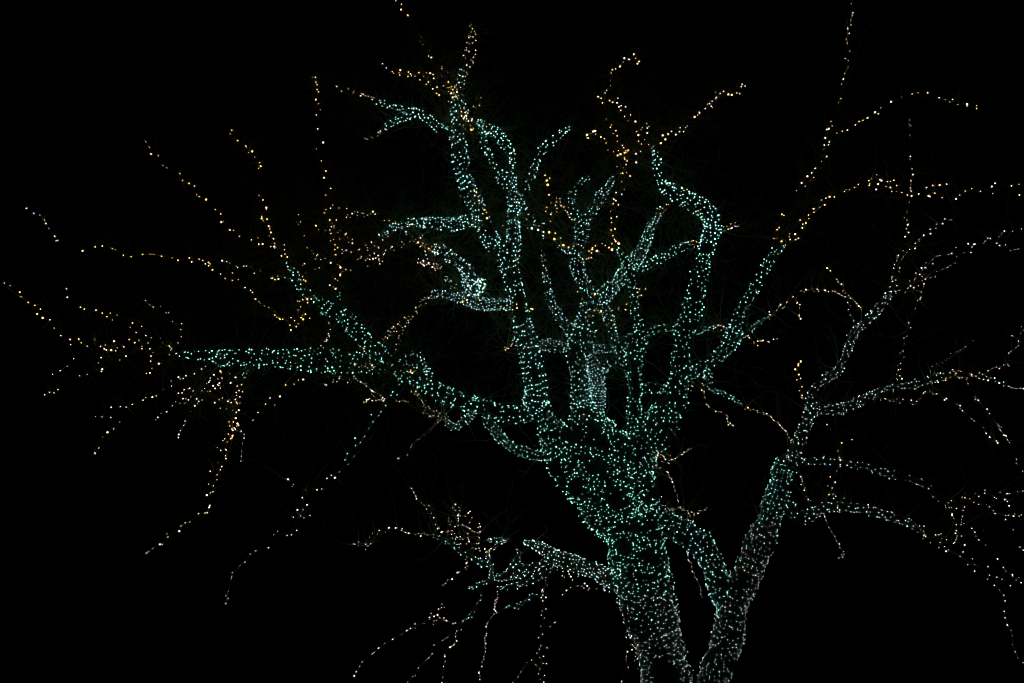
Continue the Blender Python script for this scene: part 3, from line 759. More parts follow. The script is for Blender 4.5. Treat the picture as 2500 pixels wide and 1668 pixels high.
S('peach strand on the twig just below the diagonal one', 'big', b('F', (165, 340), (210, 348), (238, 362), (300, 392), (315, 406), (372, 392), (398, 391), (445, 399), (530, 438), (576, 449), (473, 463), (500, 470), (635, 507), (645, 507), (695, 488), (704, 515), (764, 499), (670, 520)), 'w', 0.2, 1.0)
S('long amber strand lying almost level on the far left', 'big', b('F', (320, 520), (265, 527), (195, 508), (151, 467), (265, 457), (73, 427), (37, 388), (50, 370), (35, 357), (5, 370)) + b('B', (1940, 142), (1904, 129), (1833, 155), (1810, 118), (1702, 140), (1647, 118), (1545, 101), (1470, 82), (1437, 84), (1364, 84), (1254, 105), (1180, 92), (1106, 37), (1074, 29), (978, 3), (907, 10), (790, 50)), 'a', -0.2, 1.12)
S('amber strand dropping from the rising limb toward the level limb', 'big', b('F', (384, 596), (438, 623), (456, 642), (485, 707), (480, 700), (518, 730), (530, 746), (571, 774, 'g'), (612, 788), (667, 823), (670, 858), (688, 881), (712, 888, 'g'), (720, 898), (745, 898), (825, 885), (857, 916, 'g'), (920, 884, 'g'), (933, 860), (962, 852), (940, 900), (895, 943), (874, 969), (824, 997), (822, 1005), (815, 957), (1003, 890)), 'a', -0.3, 1.05)
S('short amber tuft hanging under the left rising limb', 'big', b('F', (886, 727), (908, 727), (936, 712), (985, 717), (983, 740), (980, 705), (917, 780), (892, 811), (934, 490), (962, 534), (900, 515, 'm'), (945, 523)), 'a', -0.2, 1.0)
S('tiny strand linking the rising limb down to the level limb', 'big', b('F', (1187, 935), (1230, 962), (1199, 997), (1185, 1015), (1182, 1038), (1187, 1060), (1168, 1078), (1165, 1098), (1147, 1113), (1157, 1110), (1110, 1152), (1163, 1112)), 'w', -0.2, 0.92)
S('detached amber strand near the left edge above the level ones', 'big', b('A', (260, 1207), (250, 1211), (326, 1260), (381, 1275), (427, 1323, 'v'), (437, 1354), (466, 1401), (523, 1477), (537, 1521), (553, 1515)), 'w', 0.2, 1.1, far=400)
S('amber strand from the level limb tip to the left picture edge', 'big', b('B', (1620, 960, 'g'), (1612, 955, 'g'), (1625, 968, 'g'), (1630, 930), (1553, 928), (1533, 884), (1446, 879), (1395, 859), (1302, 831), (1416, 931), (1328, 905), (1288, 927), (1236, 897, 'g'), (1091, 914), (905, 898), (777, 929, 'g'), (753, 894), (670, 897), (581, 860), (518, 788), (476, 708), (408, 692), (356, 653), (387, 606), (333, 571), (270, 544), (201, 488), (189, 445), (97, 382), (41, 358)), 'a', -0.4, 1.15)
S('orange twig of few lamps above the leftmost strand', 'big', b('B', (1246, 781), (1267, 739), (1354, 772), (1075, 711), (1022, 679), (1054, 645), (1120, 663), (977, 645), (918, 617), (805, 606), (770, 589, 'g'), (644, 494), (635, 412)), 'a', -0.2, 1.15)
S('peach twig running close under the leftmost strand', 'big', b('B', (676, 946), (835, 961), (961, 961), (962, 968), (1008, 950), (997, 987), (1017, 997), (1058, 998), (1065, 1000), (1106, 1006), (1120, 977), (1184, 968), (1357, 985), (1433, 986), (1465, 1020), (1357, 963), (1443, 1057), (1620, 1043), (1440, 1104)), 'w', -0.3, 1.05)
S('faint arched strand above the tip of the level limb', 'big', b('B', (1733, 870), (1728, 802), (1738, 746), (1677, 748), (1650, 726), (1612, 641), (1586, 639), (1535, 581), (1466, 588), (1433, 566), (1393, 523), (1702, 930)), 'p', 0.2, 0.95)
S('few peach lamps hanging under the leftmost strand', 'big', b('B', (705, 1081), (645, 1154), (576, 1195), (503, 1230), (967, 1071), (940, 1122)) + b('C', (427, 251), (474, 227), (517, 233), (555, 202)), 'w', -0.3, 1.1)
S('peach lamps trailing below the tip of the level limb', 'big', b('B', (1205, 1056), (1145, 1093), (970, 1203), (978, 1180), (833, 1230), (761, 1244), (1518, 1128), (1452, 1173), (1433, 1218), (1400, 1222)), 'w', -0.4, 1.1)
S('long peach strand slanting down left from the level limb', 'big', b('B', (1966, 1155), (1928, 1180), (1880, 1197), (1859, 1225), (1778, 1246), (1752, 1270), (1723, 1275), (1706, 1258), (1637, 1295), (1640, 1343), (1565, 1374), (1494, 1436), (1457, 1448), (1393, 1452), (1368, 1478, 'a'), (1265, 1518), (1206, 1545), (1150, 1540), (1064, 1546)) + b('C', (913, 460), (975, 463), (1060, 468), (1145, 512), (1087, 578), (1027, 610, 'a'), (981, 655), (945, 760), (907, 804), (910, 814)), 'p', -0.4, 1.1)
S('pinkish bundle of lamps spreading below the level limb', 'big', b('B', (2045, 1235), (2010, 1265), (2008, 1290), (1997, 1305), (1976, 1318), (2105, 1200, 'a'), (2115, 1210, 'a'), (2080, 1330), (2038, 1340), (2057, 1366), (2107, 1362), (2093, 1337), (2098, 1315), (1957, 1366), (1932, 1387), (2010, 1391), (1985, 1397), (1863, 1374), (1846, 1390), (1817, 1362), (1800, 1369), (1760, 1378), (1742, 1408), (1706, 1411), (1826, 1447), (1749, 1463), (1778, 1465), (1801, 1475), (1680, 1493), (1720, 1507), (1766, 1505), (1648, 1531), (2083, 1275), (2123, 1266), (2205, 1312), (2253, 1260), (2196, 1223), (2268, 1343)) + b('C', (1594, 414), (1540, 427), (1508, 467), (1490, 490)), 'p', -0.4, 1.0)
S('pinkish tail with a violet lamp at the bend', 'big', b('C', (1880, 292), (1900, 313), (1932, 301), (1887, 336), (1863, 357), (1824, 410), (1772, 503, 'v'), (1759, 543), (1725, 593), (1709, 630), (1706, 661)), 'p', -0.2, 1.05)
S('long amber curtain hanging down in a sweep from the level limb', 'big', b('G', (355, 350, 'g'), (349, 352, 'g'), (310, 364), (247, 333), (300, 425), (362, 418), (327, 407), (305, 455), (335, 467), (297, 490), (290, 495), (303, 518), (336, 526), (310, 533), (267, 595), (301, 616), (325, 595), (250, 645), (295, 670, 'a'), (231, 706), (239, 745), (273, 706), (312, 722), (322, 738, 'a'), (306, 746), (280, 763), (262, 774), (291, 778, 'v'), (270, 788), (226, 821), (265, 838), (260, 858), (248, 867), (190, 869), (173, 886), (216, 899), (153, 978, 'a'), (120, 953), (208, 978), (199, 970), (198, 1030), (203, 1057), (122, 1096), (162, 1134), (149, 1164), (53, 1179), (118, 1212), (116, 1259), (82, 1318), (37, 1301), (78, 1375), (53, 1385), (20, 1407), (48, 1505), (41, 1523)) +
  b('D', (724, 212), (785, 206), (807, 203), (596, 300, 'a'), (641, 293), (555, 330), (538, 380), (421, 407), (431, 436), (377, 507), (354, 506), (286, 544), (245, 577), (225, 590)), 'w', -0.5, 1.08)
S('thin peach thread parting from the amber curtain', 'big', b('G', (347, 795), (376, 825), (376, 861), (359, 911), (353, 985), (349, 1034), (345, 1083), (207, 580), (148, 576), (234, 491), (168, 477), (137, 493), (95, 522), (222, 508), (251, 522)), 'p', -0.2, 1.0)
S('bright amber lamps spaced along the twig under the level limb', 'big', b('G', (774, 353, 'a'), (855, 346, 'a'), (892, 312, 'a'), (897, 305, 'a'), (941, 301), (718, 463), (624, 478), (581, 536), (669, 546), (508, 616), (462, 690)), 'w', -0.3, 1.15)
S('peach lamps strung along the underside of the level limb', 'big', b('G', (1148, 347), (1163, 352), (1158, 360), (1226, 325), (1233, 302), (1262, 321), (1290, 272), (1285, 292), (1365, 330), (1400, 328), (1385, 297), (1427, 270), (1424, 292), (1445, 292), (1462, 313), (1490, 325), (1520, 340), (1545, 365), (1540, 340)), 'p', -0.1, 0.95)
S('peach swirl of lamps below the middle of the left limb', 'big', b('G', (1585, 398), (1600, 410), (1615, 420), (1628, 425), (1593, 440), (1615, 458), (1577, 483), (1547, 495), (1562, 493), (1520, 518), (1545, 515), (1600, 503), (1637, 503), (1665, 493), (1690, 495), (1700, 475), (1715, 497), (1680, 455), (1705, 505), (1670, 498), (1720, 485)), 'w', -0.1, 0.9)
S('amber speckles on top of the left limb near the trunk', 'big', b('G', (1905, 235), (1950, 235, 'g'), (1965, 228, 'g'), (2000, 225), (1985, 237), (1970, 210), (1430, 150), (1440, 155), (1500, 170), (1540, 150), (1520, 188), (1535, 175), (1580, 150), (1600, 165), (1613, 185), (865, 145), (390, 190, 'a')), 'w', -0.15, 0.95)
S('sparse strand trailing off below the hanging branch to the lower left', 'big', b('G', (1210, 1217), (1243, 1240), (1168, 1246), (1117, 1347), (1073, 1355, 'a'), (964, 1361), (847, 1303, 'a'), (835, 1325), (795, 1254), (802, 1254), (932, 1431), (978, 1500), (939, 1545), (886, 1548)) + b('D', (1669, 177), (1789, 230), (1701, 236), (1731, 253), (1629, 246), (1663, 372), (1612, 415), (1570, 420), (1480, 381), (1442, 414), (1392, 539), (1270, 568), (1217, 598, 'a'), (1168, 676), (1120, 712), (1046, 776), (1040, 814), (1037, 832), (1007, 958), (984, 998), (1007, 1023), (984, 1073)), 'p', -0.3, 1.12)
S('peach fringe on the far tip of the lowest branch', 'big', b('W', (890, 623), (870, 597), (898, 601), (926, 593), (841, 611), (775, 596), (743, 589), (712, 551), (705, 571), (657, 545), (650, 545), (585, 544), (555, 585), (492, 569), (477, 602), (427, 596), (402, 633), (412, 696), (385, 718), (363, 701), (363, 752), (298, 679), (294, 718), (250, 697), (260, 702)), 'p', 0.3, 1.0)
S('slanting pinkish strand above the lowest branch', 'big', b('W', (1015, 447), (993, 406), (943, 365), (968, 332), (922, 328), (897, 306), (850, 266), (843, 240), (824, 205), (802, 166), (1031, 513)), 'p', 0.2, 1.02)
S('bushy amber and peach tuft crowning the low fan', 'big', b('W', (1049, 552), (1064, 547), (1087, 586), (1100, 582), (1138, 577, 'a'), (1157, 573, 'a'), (1145, 585, 'a'), (1188, 573), (1185, 608), (1215, 597), (1230, 632), (1240, 635), (1267, 630), (1264, 653), (1293, 654), (1195, 645), (1223, 651), (1168, 515), (1158, 480), (1188, 482), (1160, 451), (1217, 532), (1247, 520), (1287, 513), (1295, 525), (1250, 477), (1249, 454), (1245, 425, 'v'), (1250, 412), (1266, 430), (1218, 378), (1210, 342), (1222, 320), (1196, 353), (1255, 348), (1260, 378), (1315, 434), (1345, 402), (1362, 387, 'a'), (1380, 446), (1359, 493), (1328, 534), (1342, 542), (1360, 551), (1382, 575, 'g'), (1340, 600), (1338, 637), (1348, 652), (1353, 675), (1327, 698), (1272, 694), (1257, 705), (1407, 583), (1435, 590), (1438, 605), (1438, 540), (1460, 532), (1450, 503), (1457, 582), (1440, 635), (1452, 640), (1443, 665), (1445, 692, 'g'), (1427, 693), (1382, 733), (1417, 745), (1447, 738), (1457, 765)), 'p', 0.1, 0.95)
S('faint strand falling left from the outermost low branch', 'big', b('W', (1315, 845), (1338, 872), (1325, 883), (1342, 913), (1315, 923), (1325, 940), (1297, 940), (1255, 967), (1240, 972), (1190, 1020), (1190, 1035), (1148, 1041), (1125, 1077), (1103, 1092)), 'p', 0.2, 0.9)
S('peach knot of lamps at the kink of the low riser', 'big', b('W', (1500, 750), (1520, 768), (1530, 775), (1545, 757), (1562, 742), (1597, 752), (1512, 778), (1525, 815, 'v'), (1548, 812), (1505, 740)), 'w', -0.05, 0.95)
S('long faint strand sweeping from the low tail to the bottom edge', 'big', b('Q', (1220, 992), (1198, 998), (1135, 970), (1112, 968), (1112, 943), (1071, 943), (1050, 915), (1042, 967), (1016, 971), (1018, 929), (989, 902), (973, 938), (978, 955), (1010, 1008), (922, 997), (836, 1001), (838, 1043), (792, 1043, 'v'), (756, 1064), (708, 1101), (621, 1147), (545, 1186), (486, 1232), (446, 1273), (427, 1287), (329, 1364), (306, 1406), (274, 1458), (254, 1497), (1093, 811), (1116, 841), (1087, 845), (1060, 858)), 'p', 0.1, 0.95)
S('faint curl of lamps just under the low tail', 'big', b('Q', (1277, 1057), (1235, 1068), (1222, 1089), (1223, 1122), (1234, 1164), (1210, 1195), (1205, 1205), (1185, 1213), (1170, 1223)), 'p', 0.1, 0.92)
S('broken faint strand falling to the bottom edge left of the curl', 'big', b('Q', (1150, 1128), (1133, 1136), (1101, 1158), (1017, 1203), (998, 1287), (967, 1326), (946, 1340), (866, 1422), (838, 1498), (812, 1504), (765, 1556), (1120, 1294), (1120, 1311), (1124, 1360), (1107, 1406), (1101, 1512), (1093, 1562)), 'p', 0.1, 0.9)
S('thin plumb strand hanging from the middle of the low fan', 'big', b('Q', (1622, 690), (1628, 717), (1628, 748), (1610, 765), (1625, 770), (1600, 778), (1613, 795), (1597, 810), (1600, 837), (1592, 862), (1605, 877), (1590, 905), (1617, 895), (1565, 938), (1532, 987), (1523, 1000), (1515, 1028), (1521, 1092), (1516, 1113), (1500, 1134), (1503, 1163), (1511, 1188), (1502, 1220), (1513, 1233), (1510, 1266), (1491, 1313), (1495, 1340), (1475, 1365), (1475, 1408), (1446, 1460), (1446, 1470), (1457, 1500), (1455, 1532)), 'p', 0.1, 0.88)
S('loose double strand hanging from the swag to the bottom edge', 'big', b('Q', (2053, 677), (2046, 693), (2058, 725), (2087, 746), (2057, 781), (2087, 858), (2050, 877), (2043, 917), (2074, 943), (2038, 1026), (2127, 1028), (2173, 987), (2056, 1100), (2017, 1133), (2038, 1210), (2025, 1243), (2000, 1280), (2098, 1230), (2064, 1311, 'w'), (2027, 1323), (2060, 1378), (2093, 1381), (1990, 1393), (2030, 1432), (2014, 1478), (2074, 1493), (2031, 1530), (2067, 1557), (1950, 1347), (1904, 1370), (1847, 1460), (1821, 1507), (1770, 1562)), 'p', 0.1, 0.88)
S('pinkish lamps along the underside of the low branch', 'big', b('R', (287, 722), (325, 680), (363, 652), (432, 637), (473, 639), (492, 658), (498, 614, 'v'), (523, 637), (543, 660), (615, 667), (533, 677), (690, 680), (677, 665), (285, 540), (305, 555), (365, 548), (382, 580), (350, 523), (292, 498), (437, 545), (525, 487, 'a'), (735, 483), (728, 490), (720, 487)), 'p', 0.0, 0.92)
S('few orange lamps hanging free left of the trunk foot', 'big', b('R', (825, 660, 'a'), (815, 695), (860, 800, 'a'), (850, 820, 'v'), (895, 893, 'a'), (908, 892, 'a'), (902, 1073, 'w'), (898, 1131), (908, 1266, 'w'), (896, 1311), (892, 1340), (915, 1416), (853, 1551)), 'p', -0.15, 0.95)
S('amber sprig with two whiskers right of the trunk crotch', 'big', b('T', (1590, 600), (1595, 605, 'a'), (1595, 640, 'a'), (1600, 620), (1615, 655), (1640, 640), (1650, 648), (1650, 660), (1665, 672), (1700, 683), (1720, 676), (1732, 673), (1757, 666), (1780, 655), (1815, 625), (1828, 625), (1825, 632), (1840, 603), (1868, 600), (1880, 577), (1905, 571), (1680, 623), (1712, 633), (1570, 655), (1580, 658), (1620, 630), (1560, 660)), 'w', -0.2, 0.82)
S('peach whisker dangling in a bow right of the trunk', 'big', b('T', (1530, 700), (1545, 748), (1580, 710), (1585, 720), (1580, 745), (1575, 758), (1610, 755), (1620, 765), (1630, 690), (1700, 715), (1690, 707), (1660, 788), (1675, 790), (1688, 797), (1693, 823), (1705, 845), (1722, 861), (1733, 893), (1728, 888), (1746, 928), (1740, 940), (1755, 973), (1780, 1013), (1778, 1040), (1780, 1063), (1790, 1080)), 'w', -0.2, 0.82)
S('peach twig with a forked end reaching over the V gap', 'big', b('T', (1630, 1110), (1663, 1117), (1663, 1143), (1672, 1160), (1705, 1160), (1725, 1147), (1743, 1143), (1770, 1138), (1790, 1133), (1805, 1127), (1810, 1140), (1830, 1155), (1828, 1162), (1840, 1145), (1843, 1158), (1872, 1163), (1885, 1183), (1890, 1195), (1885, 1190), (1913, 1175), (1917, 1180), (1898, 1213), (1937, 1195), (1938, 1205), (1927, 1265), (1920, 1278), (1975, 1190), (1985, 1162), (2003, 1160), (2040, 1155), (2058, 1137)), 'w', -0.2, 0.82)
S('amber thread tipping over the end of the upper rung', 'big', b('L', (1163, 1370), (1185, 1350), (1190, 1347), (1210, 1350), (1240, 1360), (1240, 1375), (1217, 1395), (1270, 1388), (1295, 1403), (1300, 1405), (1410, 1425), (1465, 1447, 'a'), (1470, 1452, 'a'), (1452, 1440)), 'w', 0.1, 0.9)
S('amber sprig lying level beside the straight right limb', 'big', b('L', (1485, 1470), (1530, 1510, 'a'), (1530, 1525), (1566, 1543, 'a'), (1567, 1500), (1595, 1500), (1617, 1493), (1610, 1498), (1665, 1503), (1675, 1510), (1717, 1482), (1752, 1478)), 'w', 0.2, 0.95)
S('short pinkish twig off the tip of the side branch', 'big', b('L', (1198, 468), (1217, 455), (1250, 445), (1285, 430), (1238, 408), (1272, 404), (1307, 380), (1352, 367), (1350, 402), (1365, 405), (1380, 400), (1310, 422), (1320, 417), (965, 552, 'a'), (985, 583, 'a'), (960, 600)), 'w', 0.2, 0.9)
S('peach strand with a dropping loop off the right limb spur', 'big', b('L', (1690, 1250), (1680, 1290), (1678, 1220), (1678, 1247), (1710, 1250), (1748, 1205), (1800, 1180), (1805, 1185), (1818, 1173), (1785, 1152), (1768, 1167), (1847, 1131), (1880, 1117), (1905, 1078), (1933, 1080), (1945, 1130), (1940, 1140), (1970, 1152), (1968, 1183), (1963, 1251), (1962, 1265), (1976, 1287)), 'w', 0.1, 0.92)
S('peach arch of lamps spanning to the winding far branch', 'big', b('N', (218, 823), (250, 838), (266, 812), (291, 817), (324, 806), (343, 831), (373, 808), (380, 810), (386, 829), (437, 812), (449, 820), (442, 815), (480, 832), (520, 825), (543, 830), (571, 849, 'v'), (588, 852), (608, 870), (617, 824), (640, 846), (643, 882), (632, 882), (671, 868), (690, 895), (736, 925), (753, 944), (769, 969), (787, 983), (798, 1006), (468, 606), (498, 632), (561, 713), (572, 738), (605, 760), (620, 768)), 'w', -0.1, 0.95)
S('loose amber lamps in pairs where the right limb ends', 'big', b('L', (1797, 287), (1817, 298), (1768, 416), (1750, 435), (1720, 517), (1747, 522), (1788, 555), (1790, 550), (1703, 610, 'i'), (1697, 658, 'i')), 'a', 0.1, 1.05)
S('amber strand following the bend of the right limb into the corner', 'big', b('N', (35, 448, 'i'), (68, 387), (23, 358), (35, 348), (113, 333, 'a'), (105, 307), (111, 280), (162, 281), (166, 333), (192, 321), (230, 221), (235, 186, 'a'), (265, 175), (211, 147), (294, 133), (289, 99), (342, 72), (338, 38), (398, 25), (444, 0)) + b('M', (412, 1326), (456, 1307), (491, 1295), (536, 1297, 'g'), (633, 1246), (647, 1226), (680, 1226), (730, 1207), (765, 1177)), 'a', 0.1, 1.05)
S('bright amber thicket at the crossing near the right top', 'big', b('M', (866, 1140, 'a'), (890, 1123), (870, 1187, 'g'), (875, 1172, 'a'), (941, 1084), (955, 1174), (937, 1225), (972, 1134), (987, 1139), (1042, 1151), (1072, 1148, 'a'), (1106, 1137, 'a'), (1031, 1197), (1070, 1210), (1075, 1196), (1132, 1188), (1086, 1244), (1131, 1245), (1181, 1254, 'g'), (1234, 1278), (1276, 1287), (1343, 1268), (1437, 1286), (1450, 1294), (1497, 1261), (1567, 1303), (1700, 1316), (1735, 1279), (1790, 1242), (1850, 1218), (1933, 1243), (2042, 1198), (2074, 1165), (2051, 1263), (2230, 1190), (2302, 1177), (2306, 1278), (1418, 1207), (1477, 1187), (1543, 1184), (1610, 1174)), 'w', 0.2, 1.05, far=900)
S('amber strand climbing to the top edge from the right limb', 'big', b('L', (1938, 62)) + b('M', (258, 1195), (224, 1163), (307, 1142), (340, 1110), (279, 1100), (320, 1065), (345, 1027), (357, 1022), (395, 1028), (413, 957), (463, 909), (433, 844), (440, 801), (481, 797), (488, 775), (488, 768), (450, 732), (483, 644), (464, 651), (516, 617), (504, 575, 'a'), (578, 395), (600, 357), (604, 217), (623, 170), (634, 116), (671, 57)) + b('X', (670, 581), (640, 560), (684, 490), (660, 413), (649, 375), (670, 322), (680, 320), (664, 272), (665, 280), (697, 240), (692, 193), (708, 148), (714, 123, 'v'), (699, 35)), 'w', 0.3, 1.05)
S('warm rainbow shaped strand arching in the right top corner', 'big', b('M', (560, 687), (613, 668), (662, 657), (738, 608), (773, 575), (810, 564), (854, 541), (926, 488), (957, 502), (980, 444), (1079, 387), (1180, 342), (1280, 312), (1336, 300), (1428, 300), (1538, 348), (1597, 366), (1666, 364), (1640, 390), (1717, 413), (1806, 427), (1806, 409), (1898, 424, 'a'), (1898, 452, 'a')), 'w', -0.2, 1.12)
S('peach thread continuing the branch that droops to the forked tree', 'big', b('V', (1250, 780), (1277, 766), (1299, 790), (1331, 782), (1370, 813), (1366, 792), (1425, 814), (1427, 834), (1456, 823), (1497, 848), (1503, 860), (1515, 880), (1524, 888), (1566, 909), (1581, 932), (1600, 952), (1606, 965), (1628, 981), (1640, 989), (1656, 1023), (1670, 1053), (1687, 1080), (1713, 1094)), 'w', 0.1, 0.92)
S('broken peach twig hanging between the two trees', 'big', b('V', (855, 484, 'a'), (850, 475), (840, 535), (850, 552), (835, 593), (835, 600), (858, 625), (858, 612), (866, 667), (745, 520), (750, 527), (740, 555), (733, 605), (750, 563), (880, 735), (895, 742), (903, 760), (968, 802), (997, 803), (1020, 806), (1075, 838), (1087, 853), (1077, 870), (1083, 900), (1107, 914), (1090, 930), (1134, 936)), 'w', 0.1, 0.85)

# ================================================================== strands: forked tree
S('peach strand up the vertical twig crossing the right thicket', 'fork', b('N', (1231, 70), (1208, 125), (1230, 147), (1243, 186), (1237, 195), (1224, 230), (1247, 266), (1212, 307), (1228, 318), (1196, 437), (1257, 427, 'v'), (1231, 457), (1148, 486), (1142, 507), (1135, 537), (1197, 497), (1183, 518), (1187, 513), (1112, 573), (1104, 607), (1163, 605), (1154, 640), (1088, 691), (1084, 708), (1123, 720), (1095, 733), (1089, 735), (1069, 785), (1135, 775), (1060, 830), (1024, 847)) + b('M', (1258, 561), (1255, 605), (1268, 616), (1258, 707), (1260, 938), (1264, 910), (1280, 1028), (1287, 1083), (1269, 1142), (1263, 1178), (1261, 1210), (1272, 1244), (1267, 1233), (1253, 1348)), 'w', -0.3, 1.02)
S('warm strand veering off the vertical twig to the right', 'fork', b('N', (1309, 418), (1309, 370), (1352, 350), (1345, 333), (1391, 292), (1456, 277), (1453, 234), (1508, 226), (1512, 188), (1572, 181), (1593, 136), (1637, 148), (1657, 146)), 'w', 0.2, 1.05)
S('warm double strand running from the winding branch to the right edge', 'fork', b('N', (1125, 845, 'a'), (1118, 824), (1125, 831), (1156, 818), (1213, 837), (1240, 798), (1296, 794), (1266, 777), (1341, 775), (1256, 730), (1304, 716), (1317, 706), (1316, 654), (1352, 667), (1375, 687), (1380, 625), (1370, 605), (1417, 609), (1403, 602), (1413, 556), (1479, 563), (1473, 527), (1521, 490), (1545, 485), (1625, 476), (1658, 466), (1706, 497), (1700, 408), (1775, 459), (1842, 457), (1853, 405), (1869, 380), (1880, 377), (1817, 373), (1940, 371), (1966, 371), (1978, 349), (2002, 320), (2027, 322), (2110, 303), (2136, 273), (2162, 252), (2241, 254), (2326, 232), (2090, 368), (2117, 391), (2173, 384), (2219, 441), (2262, 430), (2293, 423)), 'w', -0.2, 1.0)
S('warm strand just under the double one ending in a violet lamp', 'fork', b('N', (1376, 728), (1406, 711), (1457, 697), (1503, 690), (1516, 637), (1570, 618), (1619, 600), (1647, 580, 'v'), (1690, 559)), 'w', 0.1, 1.05)
S('plumb warm thread hanging down to the rising level branch', 'fork', b('N', (1393, 757), (1390, 782), (1367, 835), (1365, 885), (1356, 902), (1330, 917), (1312, 992), (1248, 1130), (1267, 1176), (1229, 1259), (1201, 1275), (1205, 1327), (1194, 1400), (1165, 1416), (1202, 1460), (1171, 1519), (1137, 1535)) + b('O', (1148, 209), (1168, 202), (1130, 250), (1162, 265), (1128, 291), (1183, 294), (1142, 303)), 'w', 0.1, 0.95, parent='right level')
S('short peach thread left of the winding branch', 'fork', b('N', (664, 935), (691, 966), (671, 1003), (691, 1057), (720, 1111), (770, 1140), (772, 1152), (768, 1160)), 'w', 0.1, 0.98)
S('warm end of the rising level branch running off the right edge', 'fork', b('O', (1920, 290), (1963, 300), (2008, 309), (2033, 285), (2070, 287), (2077, 320), (2113, 335), (2155, 325), (2155, 362), (2206, 365), (2232, 380), (2258, 386), (2276, 388), (2315, 383), (2345, 388), (1655, 225), (1668, 207), (1680, 225), (1700, 240), (1735, 232, 'a'), (1745, 222), (1800, 272), (1805, 285), (1800, 302), (1815, 340), (1850, 252), (1852, 272), (1760, 283), (1733, 288)), 'w', -0.1, 0.98)
S('warm kinked strand rising from the level branch at the right edge', 'fork', b('O', (1922, 238), (1955, 254), (1991, 273), (2006, 216), (2045, 192), (2085, 182), (2115, 196), (2155, 159), (2190, 135), (2197, 161), (2208, 174), (2204, 47), (2223, 34)) + b('N', (2274, 1367), (2300, 1348), (2297, 1304), (2319, 1229), (2343, 1200), (2323, 1165), (2234, 1253), (2245, 1255)), 'w', -0.1, 1.05)
S('warm diagonal of lamps above the rising level branch', 'fork', b('O', (1453, 222), (1471, 175), (1510, 152), (1570, 142), (1608, 117), (1648, 51), (1708, 36), (1743, 22)) + b('N', (1790, 1358), (1866, 1300)), 'w', 0.1, 1.05)
S('warm strand drooping off the level branch toward the lower right', 'fork', b('O', (1023, 486, 'a'), (980, 498), (1070, 503), (1104, 510), (1131, 486), (1162, 526), (1192, 490), (1273, 499), (1287, 541), (1324, 510), (1360, 485), (1389, 431), (1404, 417), (1449, 410), (1480, 440), (1517, 437), (1510, 439), (1590, 496), (1608, 483), (1708, 540), (1740, 551), (1738, 578), (1761, 600), (1850, 677), (1873, 696), (1963, 758), (1987, 815), (2021, 852), (2086, 888), (2099, 908)), 'w', -0.2, 1.0)
S('warm arc of lamps falling close to the right edge', 'fork', b('O', (1880, 469), (1882, 490), (1914, 500), (1932, 530), (1998, 584), (2020, 625), (2100, 728), (2110, 745), (2135, 755), (2117, 776), (2127, 788), (2158, 834), (2178, 838), (2181, 848), (2191, 877), (2213, 903), (2278, 1063), (2275, 1102), (2336, 1178)), 'w', -0.2, 1.0)
S('amber column of lamps standing beside the winding branch', 'fork', b('O', (216, 126), (216, 137), (192, 153), (192, 168), (163, 204, 'g'), (198, 254, 'a'), (214, 290), (178, 303), (228, 370, 'a'), (202, 408), (228, 453), (226, 476), (290, 530, 'a'), (330, 570)), 'a', 0.1, 1.08)
S('loose amber lamps dropped past the start of the bowed branch', 'fork', b('O', (466, 731), (498, 775), (607, 907, 'g'), (705, 876), (570, 984), (585, 1045), (593, 1060), (597, 1073), (616, 1088), (593, 1135), (559, 1175), (498, 1232, 'a'), (545, 1284), (474, 1318), (516, 1338), (486, 1401, 'a'), (525, 1396), (550, 1418), (530, 1440), (632, 1436)), 'w', -0.2, 1.05)
S('tiny peach thread in the angle of the sagging curl', 'fork', b('O', (175, 1192), (215, 1230), (228, 1253), (230, 1276), (219, 1305), (256, 1338), (249, 1360), (265, 1423), (285, 1447), (307, 1457)), 'p', 0.1, 0.92)
S('pinkish thread hanging free below the sagging curl', 'fork', b('P', (445, 437), (457, 473), (484, 541), (509, 582), (543, 624), (555, 669), (586, 697), (587, 736), (627, 771), (628, 796), (603, 799), (609, 814), (617, 825), (580, 832)), 'p', -0.1, 0.95)
S('pale fan of lamps spreading from the end of the bowed branch', 'fork', b('O', (1758, 1426), (1785, 1432, 'a'), (1832, 1442), (1870, 1478), (1916, 1495), (1888, 1392), (1918, 1418), (1977, 1359), (1975, 1388), (2067, 1427), (2085, 1438), (2122, 1379), (2188, 1391), (2210, 1391), (2290, 1374), (2339, 1367), (2167, 1449), (2190, 1466), (2208, 1508), (2208, 1565), (1992, 1498), (2018, 1518), (2055, 1555)) + b('P', (2073, 407), (2176, 428), (2201, 423), (2250, 433), (2260, 407), (2303, 433), (2325, 420), (2173, 464), (2247, 564)), 'w', -0.2, 1.05)
S('pale link between the upper and lower bowed branches', 'fork', b('P', (1781, 345), (1768, 378), (1763, 434), (1753, 462), (1753, 490), (1775, 502), (1748, 515, 'v'), (1702, 514), (1703, 570), (1695, 596), (1711, 622), (1706, 641), (1699, 659), (1688, 684), (1675, 693), (1752, 623), (1663, 411), (1663, 424), (1678, 451), (1600, 347), (1633, 350)), 'w', 0.1, 1.0)
S('pale strand leaving that link toward the lower right corner', 'fork', b('P', (1851, 549), (1880, 585), (1891, 623), (1918, 660), (1983, 710), (1783, 708)), 'p', -0.1, 1.05)
